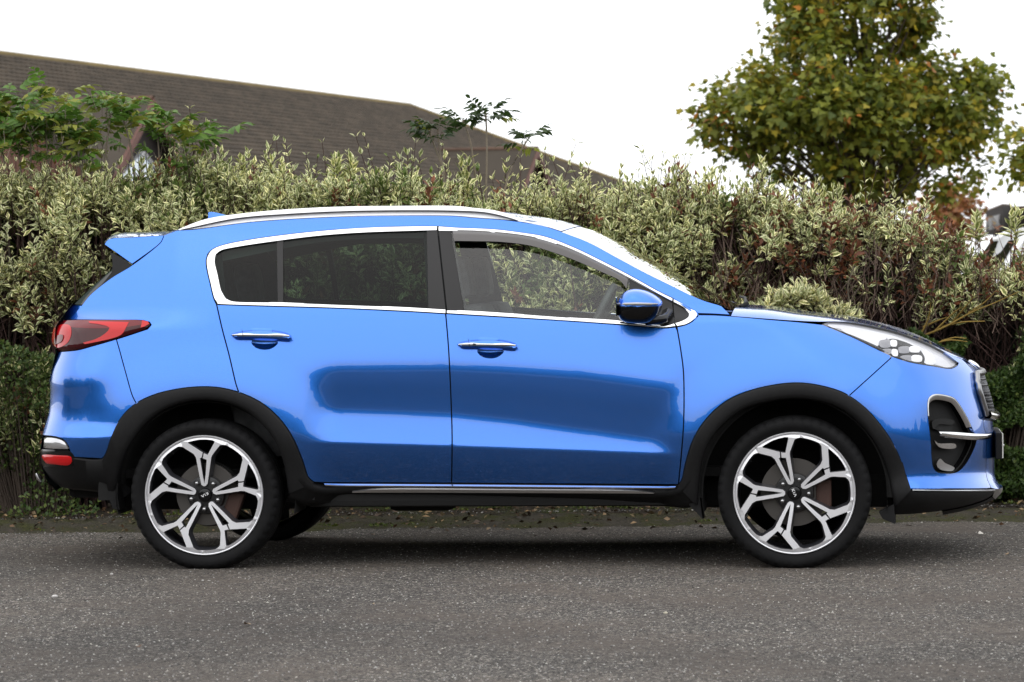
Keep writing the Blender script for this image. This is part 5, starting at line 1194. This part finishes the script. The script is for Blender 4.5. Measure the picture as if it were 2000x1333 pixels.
broadleaf('maple_tree', 'branch tips of a second maple entering at the right edge', [(1978, 345), (2000, 310), (2008, 275), (2030, 260), (2080, 250), (2140, 330), (2100, 400), (2050, 370), (2015, 335)], 33.0, .8, 22, 90, .10, .09, MAPLE, MAPLE_LEAF, (2070, 560, 2065, 320), maple_kinds, seed=8)
broadleaf('orange_tree', 'small tree with orange autumn leaves low behind the hedge', [(1790, 395), (1830, 385), (1870, 375), (1892, 388), (1898, 430), (1885, 460), (1800, 460)], 52.0, .9, 42, 40, .17, .10, MAPLE, RUST_LEAF, (1860, 540, 1862, 400), lambda kd, ck, zr: np.where(kd > .7, 1., 0.), seed=5)

# ------------------------------------------------------------------ the house with the long tiled roof
def tile_mat():
    m = mat('weathered_brown_tiles', (.075, .058, .048), .85, spec=.25); t = NT(m); p = t.pos()
    n1 = t.noise(1.2, 4, .6, p); n2 = t.noise(14, 3, .6, p); at = t.n('Attribute', attribute_name='rnd')
    c = t.ramp(n1.outputs['Fac'], [(.3, (.062, .050, .038)), (.7, (.082, .067, .051))]).outputs['Color']
    c = t.mix(1., c, t.ramp(at.outputs['Fac'], [(0, (.75, .75, .75)), (1, (1.3, 1.25, 1.2))]).outputs['Color'], 'MULTIPLY')
    c = t.mix(t.ramp(n2.outputs['Fac'], [(.62, (0, 0, 0)), (.75, (.5, .5, .5))]).outputs['Color'], c, (.07, .065, .03)); t.l(c, t.b.inputs['Base Color']); return m
TILE = tile_mat(); RIDGE = bumpy('mossy_ridge_tile', (.16, .115, .04), .9, 8, .5, .02); BARGE = mat('brown_barge_board', (.12, .045, .03), .6)
BRICK = mat('red_brown_brick', (.14, .07, .05), .9); FRAMEW = mat('white_window_frame', (.7, .7, .7), .4)
DAYGLASS = glass('window_pane', (.35, .38, .40), boost=3.0)
def house():
    P1 = at_d(np.array(-120.), np.array(93.), np.array(86.4)); P2 = at_d(np.array(800.), np.array(207.), np.array(120.)); 
    P1[2] = P2[2] = (P1[2]+P2[2])/2; rd = P2-P1; Lr = np.linalg.norm(rd); rd /= Lr; nr = np.array((rd[1], -rd[0], 0)); h = P2[2]
    pe = at_d(np.array(1238.), np.array(366.), np.array(125.)); 
    # roof pitch from the hip seen against the sky: hip foot lies equal steps along and out
    best = None
    for w in np.linspace(2, 9, 141):
        for pt in np.radians(np.arange(16, 46, .5)):
            q = P2+rd*w+nr*w-np.array((0, 0, w*math.tan(pt))); x, y, _ = project(q); e = math.hypot(x-1238, y-366)
            if best is None or e < best[0]: best = (e, w, pt)
    e, w, pitch = best
    SL = 12.5; cp, sp = math.cos(pitch), math.sin(pitch)
    dn = nr*cp-np.array((0, 0, sp)); up = nr*sp+np.array((0, 0, cp)); wid = SL*cp
    t = thing('long_roofed_house', 'long building with a brown tiled hipped roof behind the hedge', 'building', (*(P1+nr*2)[:2], 0)); TL = np.array(t.location)
    G = .33; W_ = .30; rows = int(SL/G); Vs = []; Fs = []; As = []; n0 = 0; a = Acc(); start = -3.0
    prof = [(0, .0), (.35, .035), (.7, .0), (1.0, .012)]
    for r in range(rows):
        s0 = r*G; s1 = s0+G*1.06; xe = Lr+s0*cp; nt = int((xe-start)/W_)
        xs = start+np.arange(nt)*W_; V = []
        for (f, lz) in prof:
            for (s, zz) in ((s0, -.012), (s1, .06), (s1, .0)):
                V.append(P1[None]+rd[None]*(xs+f*W_)[:, None]+dn[None]*s+up[None]*(lz+zz))
        V = np.stack(V, 1).reshape(-1, 3); f0 = [(3*i+j, 3*i+j+1, 3*i+j+4, 3*i+j+3) for i in range(3) for j in range(2)]
        a.add(V-TL, (np.array(f0)[None]+(np.arange(nt)*12)[:, None, None]).reshape(-1, 4), a=np.repeat(RNG.random(nt), 12))
    o = a.build('roof_tiles', TILE, t); tag(o, kind='stuff')
    # under-roof, back slope, hip end, walls
    E1 = P1+rd*start+dn*SL; E2 = P2+rd*wid+dn*SL; B1 = P1+rd*start-nr*wid-np.array((0, 0, SL*sp)); B2 = P2+rd*wid-nr*wid-np.array((0, 0, SL*sp)); R1 = P1+rd*start; lo_ = np.array((0, 0, -.03))
    mesh_obj('roof', [p+lo_-TL for p in (R1, P2, E2, E1, B2, B1)], [(0, 1, 2, 3), (1, 0, 5, 4), (1, 4, 2)], TILE, t)
    def wall(p, q): p = p-(nr*.5 if False else 0); return [np.array((p[0], p[1], 0))-TL, np.array((q[0], q[1], 0))-TL, q-TL, p-TL]
    c = (E1+E2+B1+B2)/4; sh = lambda p: c+(p-c)*np.array((.94, .94, 1))
    q = [sh(E1), sh(E2), sh(B2), sh(B1)]; V = []
    for p in q: V += [np.array((p[0], p[1], 0))-TL, p-TL]
    mesh_obj('wall', V, [(0, 2, 3, 1), (2, 4, 5, 3), (4, 6, 7, 5), (6, 0, 1, 7)], BRICK, t)
    mesh_obj('gable_wall', [p+rd*.3-TL for p in (R1+lo_, E1+lo_, B1+lo_)], [(0, 1, 2)], BRICK, t)
    bm_t = lambda name, pts, rad, m: (lambda A: (A.add(*tube_arrays(np.array(pts)-TL, rad, 6)), A.build(name, m, t, True)))(Acc())
    bm_t('ridge_tiles', resample(np.array([R1, P2]), 60), .12, RIDGE); bm_t('hip_tiles', resample(np.array([P2, E2]), 30), .11, RIDGE)
    def dormer(apx, apy, along, wd, name_l):
        # gable apex placed on the sight line, out from the slope
        d = ray(np.array(apx), np.array(apy)); best = None
        for D in np.linspace(80, 135, 1101):
            p = CAM_POS+d*D; hgt = (p-P1)@up; al = (p-P1)@rd
            if best is None or abs(hgt-along) < best[0]: best = (abs(hgt-along), p)
        A_ = best[1]; hd = (A_-P1)@up; back = hd/sp
        dp = R(40); hw_ = wd; drop = hw_*math.tan(dp)
        # ridge runs level from the apex back into the roof
        bk = A_-nr*back; lft = A_-rd*hw_-np.array((0, 0, drop)); rgt = A_+rd*hw_-np.array((0, 0, drop)); bl = lft-nr*((lft-P1)@up/sp); br = rgt-nr*((rgt-P1)@up/sp)
        mesh_obj('dormer_roof', [p-TL for p in (A_+nr*.35, bk, bl, lft+nr*.35)]+[p-TL for p in (A_+nr*.35, bk, br, rgt+nr*.35)], [(0, 1, 2, 3), (4, 5, 6, 7)], TILE, t)
        bm_t('dormer_ridge', [A_+nr*.36, bk], .07, bumpy('brown_ridge_tile', (.11, .065, .045), .9, 8, .4, .02))
        for p in (lft, rgt):
            dd = (p-A_)/np.linalg.norm(p-A_); V = []; thk = np.array((0, 0, -.26)); f0 = A_+nr*.38; f1 = p+nr*.38
            V = [f0, f1, f1+thk, f0+thk, f0-nr*.06, f1-nr*.06, f1+thk-nr*.06, f0+thk-nr*.06]
            mesh_obj('barge_board', [v-TL for v in V], [(0, 1, 2, 3), (4, 7, 6, 5), (0, 4, 5, 1), (3, 2, 6, 7), (1, 5, 6, 2), (0, 3, 7, 4)], BARGE, t)
        lowz = np.array((0, 0, -2.2)); g0, g1 = lft+rd*.12, rgt-rd*.12
        mesh_obj('dormer_gable', [p-TL for p in (A_, g1, g1+lowz, g0+lowz, g0)], [(0, 1, 2, 3, 4)], mat('dark_gable_board', (.02, .015, .013), .8), t)
        w0 = A_-np.array((0, 0, drop*1.05))+nr*.03; 
        fr = [w0-rd*hw_*.72, w0+rd*hw_*.72]; 
        for s0_, s1_ in ((0.0, .5), (.5, 1.0)):
            a0 = fr[0]*(1-s0_)+fr[1]*s0_; a1 = fr[0]*(1-s1_)+fr[1]*s1_
            apexz = lambda p: np.array((0, 0, .5*drop*(1-abs((p-w0)@rd)/(hw_*.8))))
            pn = [a0+apexz(a0), a1+apexz(a1), a1-np.array((0, 0, 1.5)), a0-np.array((0, 0, 1.5))]
            wnd = mesh_obj('dormer_window', [p-TL for p in pn], [(0, 1, 2, 3)], mat('pale_window_glass', (.62, .72, .78), .05, 0, 1.0), t)  # pane colour stands in for the sky reflected in it
            A2 = Acc(); A2.add(*tube_arrays(np.array([p+nr*.03-TL for p in pn+[pn[0]]]), .045, 4)); A2.build('window_frame', FRAMEW, wnd)
    dormer(272., 193., 1.55, 2.6, 'left'); dormer(1030., 290., 1.25, 2.3, 'right')
    return t
house()
# ------------------------------------------------------------------ far right: low dark building with a sign box, white van
def shop():
    Ds = 70.0; f = lambda x, y, d=Ds: at_d(np.array(float(x)), np.array(float(y)), np.array(float(d)))
    t = thing('dark_shop_building', 'low dark building with a lettered sign box at the right edge', 'building', (*f(1990, 500)[:2], 0)); TL = np.array(t.location)
    def prism(name, quad, back, m, parent=t):
        q = [np.array(p) for p in quad]; b = [p+back for p in q]; V = q+b
        return mesh_obj(name, [v-TL for v in V], [(0, 1, 2, 3), (7, 6, 5, 4), (0, 4, 5, 1), (1, 5, 6, 2), (2, 6, 7, 3), (3, 7, 4, 0)], m, parent)
    DK = bumpy('dark_stained_boards', (.028, .023, .02), .8, 12, .5, .02)
    a0, a1 = f(1925, 414.5, 72.0), f(1958, 401.5, 70.0); b0, b1 = a0.copy(), a1.copy(); b0[2] -= .48; b1[2] -= .50
    right = f(1976, 400.5, 70.9)-a1; right[2] = 0
    sg = prism('sign_box', [a0, a1, b1, b0], right, DK)
    cap = prism('sign_capping', [a0+np.array((0, 0, .035)), a1+np.array((0, 0, .035)), a1+np.array((0, 0, .004)), a0+np.array((0, 0, .004))], right*1.01, mat('brown_capping', (.09, .05, .025), .7))
    w0 = f(1972, 410, 71.5); w1 = f(2150, 408, 69.); w0[2] = w1[2] = (w0[2]+w1[2])/2; z0, z1 = w0.copy(), w1.copy(); z0[2] = z1[2] = 0
    prism('wall', [w0, w1, z1, z0], np.array((1.2, 5., 0)), DK)
    prism('wall_capping', [w0+np.array((-.02, -.05, .09)), w1+np.array((0, -.05, .09)), w1+np.array((0, -.05, .004)), w0+np.array((-.02, -.05, .004))], np.array((1.2, 5.1, 0)), mat('brown_capping', (.09, .05, .025), .7))
    leg = prism('sign_post', [b0*.5+b1*.5, b0*.4+b1*.6, np.array((*(b0*.4+b1*.6)[:2], 0)), np.array((*(b0*.5+b1*.5)[:2], 0))], right*.2, DK)
    cu = bpy.data.curves.new('lettering', 'FONT'); cu.body = 'MILKPAK'; cu.extrude = .012; cu.align_x = 'CENTER'; cu.align_y = 'CENTER'
    tmp = bpy.data.objects.new('lettering', cu); COL.objects.link(tmp); bpy.context.view_layer.update()
    me = bpy.data.meshes.new_from_object(tmp.evaluated_get(bpy.context.evaluated_depsgraph_get())); bpy.data.objects.remove(tmp)
    me.materials.clear(); me.materials.append(mat('grey_letters', (.33, .33, .33), .6)); lo = link(bpy.data.objects.new('lettering', me), sg)
    X = (a1-a0); X[2] = 0; Lx = np.linalg.norm(X); X /= Lx; Nn = np.cross(X, UP); c = (a0+a1+b0+b1)/4+Nn*.02-np.array((0, 0, .06))-TL; xs = [v.co.x for v in me.vertices]; ys = [v.co.y for v in me.vertices]
    sx = Lx*.90/(max(xs)-min(xs)); sy = .27/(max(ys)-min(ys)); sl = (a1-a0)[2]/Lx*sx
    lo.matrix_basis = Matrix([[X[0]*sx, 0, Nn[0], c[0]], [X[1]*sx, 0, Nn[1], c[1]], [sl, sy, 0, c[2]], [0, 0, 0, 1]])
shop()
def van():
    base = at_d(np.array(1985.), np.array(460.), np.array(30.)); z = base[2]
    t = thing('white_van', 'white van roof just showing over the hedge at the right edge', 'van', (base[0], base[1], 0)); top = float(at_d(np.array(1985.), np.array(441.), np.array(30.))[2])
    wt = mat('white_vehicle_paint', (.78, .79, .80), .3, 0, .6); pr = [(-.36, .30), (-.38, .95), (-.34, 1.2), (-.10, top-.10), (.02, top-.02), (.35, top), (2.6, top), (2.72, top-.12), (2.76, .9), (2.74, .30)]
    bm = bmesh.new(); rows = []
    for y, s in ((-.80, .0), (-.78, .02), (-.70, .05), (0, .07), (.70, .05), (.78, .02), (.80, 0)):
        rows.append([bm.verts.new((x, y, min(zz, .35) if zz < .4 else zz-(.07-s)*max(0, (zz-1.0)/(top-1.0)))) for x, zz in pr])
    for a, b in zip(rows, rows[1:]):
        for j in range(len(pr)): k = (j+1) % len(pr); bm.faces.new((a[j], a[k], b[k], b[j]))
    bm.faces.new(rows[0]); bm.faces.new(rows[-1][::-1]); bm_obj('body', bm, wt, t, angle=R(35))
    for y in (-.805, .805):
        mesh_obj('side_window', [(-.16, y, 1.10), (.75, y, 1.10), (.75, y, top-.20), (.02, y, top-.20)], [(0, 1, 2, 3)], GLOSS, t)
        for x in (.35, 2.2):
            bm = bmesh.new(); bmesh.ops.create_cone(bm, segments=28, radius1=.32, radius2=.32, depth=.2, cap_ends=True, matrix=Matrix.Translation((x, y*.9, .32)) @ Matrix.Rotation(R(90), 4, 'X')); bm_obj('wheel', bm, RUBBER, t)
    mesh_obj('windscreen', [(-.345, -.68, 1.2), (-.345, .68, 1.2), (-.115, .62, top-.13), (-.115, -.62, top-.13)], [(0, 1, 2, 3)], GLOSS, t)
    t.rotation_euler = (0, 0, R(8))
van()
# ------------------------------------------------------------------ trees across the road, behind the viewer: the dark line that the paint mirrors
tb = Acc(); rg = np.random.default_rng(4)
ico = bmesh.new(); bmesh.ops.create_icosphere(ico, subdivisions=3, radius=1); IV = np.array([v.co[:] for v in ico.verts]); IF = np.array([[v.index for v in f.verts] for f in ico.faces]); ico.free()
for k in range(92):
    an = R(168+204*(k+rg.random())/92); s = np.array((rg.uniform(2.2, 3.6), rg.uniform(2, 3), rg.uniform(2.2, 3.8))); n_ = 1+.22*rg.normal(size=(len(IV), 1))*.5
    rr_ = 43+rg.uniform(-4, 4); tb.add(IV*n_*s+np.array((rr_*math.cos(an), rr_*math.sin(an)-1, rg.uniform(1.2, 3.6))), IF)
o = tb.build('tree_belt', bumpy('dark_tree_mass', (.022, .034, .014), .95, 2, 1, .3)); tag(o, 'dark belt of trees across the road, mirrored in the car doors', 'trees', kind='stuff')
wl_ = thing('boundary_wall', 'low pale rendered wall across the road, mirrored in the car doors', 'wall', (0, -37, 0))
for k in range(14):  # added wall, never in view, only lightens the dark band mirrored in the doors
    bm = bmesh.new(); bm_box(bm, (-42+6*k, -.11, 0), (-42+6*k+5.7, .11, 1.25), .01); bm_obj('wall_bay', bm, bumpy('pale_render', (.42, .40, .36), .9, 5, .3, .02), wl_)
    bm = bmesh.new(); bm_box(bm, (-42+6*k+5.7, -.17, 0), (-42+6*k+6.0, .17, 1.42), .01); bm_obj('wall_pier', bm, bumpy('pale_render', (.42, .40, .36), .9, 5, .3, .02), wl_)
# ------------------------------------------------------------------ litter: gravel, pebbles, fallen leaves, weeds
def stones(n, gen, smin, smax, name, m, seed):
    rg = np.random.default_rng(seed); P = gen(n, rg); n = len(P); s = rg.uniform(smin, smax, n)**1.0
    O = np.array([(1, 0, 0), (-1, 0, 0), (0, 1, 0), (0, -1, 0), (0, 0, .7), (0, 0, -.7)], float); T = np.array([(0, 2, 4), (2, 1, 4), (1, 3, 4), (3, 0, 4), (2, 0, 5), (1, 2, 5), (3, 1, 5), (0, 3, 5)])
    V = O[None]*(1+rg.normal(0, .25, (n, 6, 3)))*s[:, None, None]; a = rg.uniform(0, 6.28, n); ca, sa = np.cos(a)[:, None], np.sin(a)[:, None]
    V = np.stack([V[..., 0]*ca-V[..., 1]*sa, V[..., 0]*sa+V[..., 1]*ca, V[..., 2]], -1)+P[:, None]
    F = (T[None]+(np.arange(n)*6)[:, None, None]).reshape(-1, 3)
    o = array_mesh(name, V.reshape(-1, 3), F, m, None, None, {'rnd': np.repeat(rg.random(n), 6)}); return tag(o, kind='stuff')
def stone_mat():
    m = mat('mixed_grit', (.3, .3, .3), .85); t = NT(m); at = t.n('Attribute', attribute_name='rnd')
    t.l(t.ramp(at.outputs['Fac'], [(0, (.03, .028, .027)), (.5, (.10, .095, .09)), (.8, (.22, .21, .20)), (.93, (.42, .41, .39)), (1, (.55, .52, .46))]).outputs['Color'], t.b.inputs['Base Color']); return m
GRIT = stone_mat()
def road_pts(n, rg):
    px = rg.uniform(-80, 2080, n); py = 1040+320*rg.random(n)**1.25; P = at_z(px, py, np.zeros(n)); return P+np.array((0, 0, .0005))
o = stones(26000, road_pts, .0016, .0050, 'loose_grit', GRIT, 21); tag(o, 'fine loose grit scattered over the asphalt', 'grit')
def edge_pts(n, rg):
    u = rg.uniform(-1, KLEN+1, n); v = rg.normal(-.10, .16, n); return K3(u, v, np.where(v > .0, .055, np.where(v > -.16, .012, .001)))
o = stones(5000, edge_pts, .002, .006, 'kerbside_grit', GRIT, 22); tag(o, 'coarser grit and debris along the mossy kerb', 'grit')
def weed_tufts():
    rg = np.random.default_rng(9); c = 150; cu = rg.uniform(0, KLEN, c); cv = np.where(rg.random(c) < .55, rg.normal(-.12, .05, c), rg.normal(.2, .1, c)); m = 26
    u = np.repeat(cu, m)+rg.normal(0, .035, c*m); v = np.repeat(cv, m)+rg.normal(0, .02, c*m); n = c*m
    d = np.stack([rg.normal(0, .7, n), rg.normal(0, .7, n), rg.uniform(.3, 1, n)], 1)
    V, F, U, A = put_leaves(SMALL, K3(u, v, np.where(v > .05, .06, .008)), d, np.tile(UP, (n, 1))+rg.normal(0, .4, (n, 3)), rg.uniform(.010, .024, n), (rg.random(n) < .5)+rg.uniform(.02, .98, n)*.999)
    o = array_mesh('weeds', V, F, leaf_material('weed_leaf', [((.07, .11, .02), (.09, .13, .03), .3), ((.12, .15, .03), (.15, .17, .04), .3)]), None, U, {'rnd': A}); tag(o, 'tiny green weeds and moss along the kerb', 'weeds', kind='stuff')
weed_tufts()
def leaf_litter():
    rg = np.random.default_rng(19); n = 1500; u = rg.uniform(-.5, KLEN+.5, n); v = np.abs(rg.normal(0, .28, n))*np.where(rg.random(n) < .45, -1, 1)+.02
    z = np.where(v > .05, .068+.02*np.clip(v, 0, 2), np.where(v > -.46, .012+.05*np.clip((v+.46)/.48, 0, 1), .004))
    d = np.stack([rg.normal(0, 1, n), rg.normal(0, 1, n), rg.normal(0, .25, n)], 1)
    V, F, U, A = put_leaves(SMALL, K3(u, v, z), d, np.tile(UP, (n, 1))+rg.normal(0, .45, (n, 3)), rg.uniform(.014, .045, n), rg.integers(0, 3, n)+rg.uniform(.02, .98, n)*.999)
    o = array_mesh('leaf_litter', V, F, leaf_material('dead_leaf_litter', [((.10, .06, .035), (.12, .07, .04), .3), ((.26, .18, .10), (.30, .2, .11), .3), ((.05, .035, .022), (.06, .04, .026), .3)], trans=.1), None, U, {'rnd': A}); tag(o, 'brown dead leaves gathered along the kerb and under the hedge', 'leaf litter', kind='stuff')
leaf_litter()
def pebble(px, py, s, col, label):
    p = at_z(np.array(float(px)), np.array(float(py)), np.array(0.)); bm = bmesh.new(); bmesh.ops.create_icosphere(bm, subdivisions=2, radius=1)
    for v_ in bm.verts: v_.co = Vector((v_.co.x*s*1.3, v_.co.y*s, v_.co.z*s*.7))*(1+rj(.10))
    o = bm_obj('pebble', bm, bumpy('pebble_'+label.split()[0], col, .7, 200, .3), None, True); o.location = (p[0], p[1], s*.5); o.rotation_euler = (0, 0, rj(3)); tag(o, label, 'pebble', 'pebbles on the asphalt')
for a in ((107, 1168, .011, (.5, .48, .46), 'white pebble on the asphalt at lower left, largest of the pebbles'), (218, 1123, .007, (.5, .48, .46), 'white pebble just left of the rear tyre'), (396, 1135, .005, (.48, .47, .45), 'small white pebble just below the rear tyre'), (888, 1025, .010, (.45, .44, .42), 'pale pebble lying behind the car, below the sill'), (1300, 1199, .007, (.50, .46, .36), 'cream pebble on the asphalt at lower right'), (1133, 1141, .006, (.52, .5, .48), 'white pebble in front of the front door'), (730, 1180, .004, (.4, .3, .2), 'tan pebble on the asphalt below the rear door')): pebble(*a)
def fallen(px, py, L, kindcol, label):
    p = at_z(np.array(float(px)), np.array(float(py)), np.array(0.)); V0, F0, U0 = LEAF_V; V = V0*L*np.array((1.2, 1, -1.0)); V[:, 2] += .004
    o = mesh_obj('fallen_leaf', V, F0, mat('dead_leaf_'+kindcol[0], kindcol[1], .8), None, True); o.location = (p[0], p[1], .004); o.rotation_euler = (R(8), 0, rj(3)); tag(o, label, 'leaf', 'fallen leaves on the asphalt')
BR, TN, GN, PL = ('brown', (.10, .055, .03)), ('tan', (.36, .25, .14)), ('green', (.05, .16, .03)), ('pale', (.5, .47, .42))
for a in ((488, 1222, .05, TN, 'tan fallen leaf lying lowest on the asphalt, below the rear wheel'), (265, 1268, .03, BR, 'brown leaf scrap at lower left'), (677, 1030, .05, GN, 'fresh green leaf on the asphalt behind the rear wheel'), (1265, 1017, .08, PL, 'pale dry leaf behind the car, near the front wheel'), (1318, 1017, .06, TN, 'tan dry leaf behind the front mud flap'), (1918, 1046, .05, PL, 'white scrap of leaf on the asphalt ahead of the car'), (1790, 1013, .05, TN, 'tan leaf on the moss under the front bumper'), (1962, 1086, .03, TN, 'small tan leaf on the asphalt at the right edge'), (655, 1008, .05, PL, 'pale leaf behind the car near the far rear wheel')): fallen(*a)
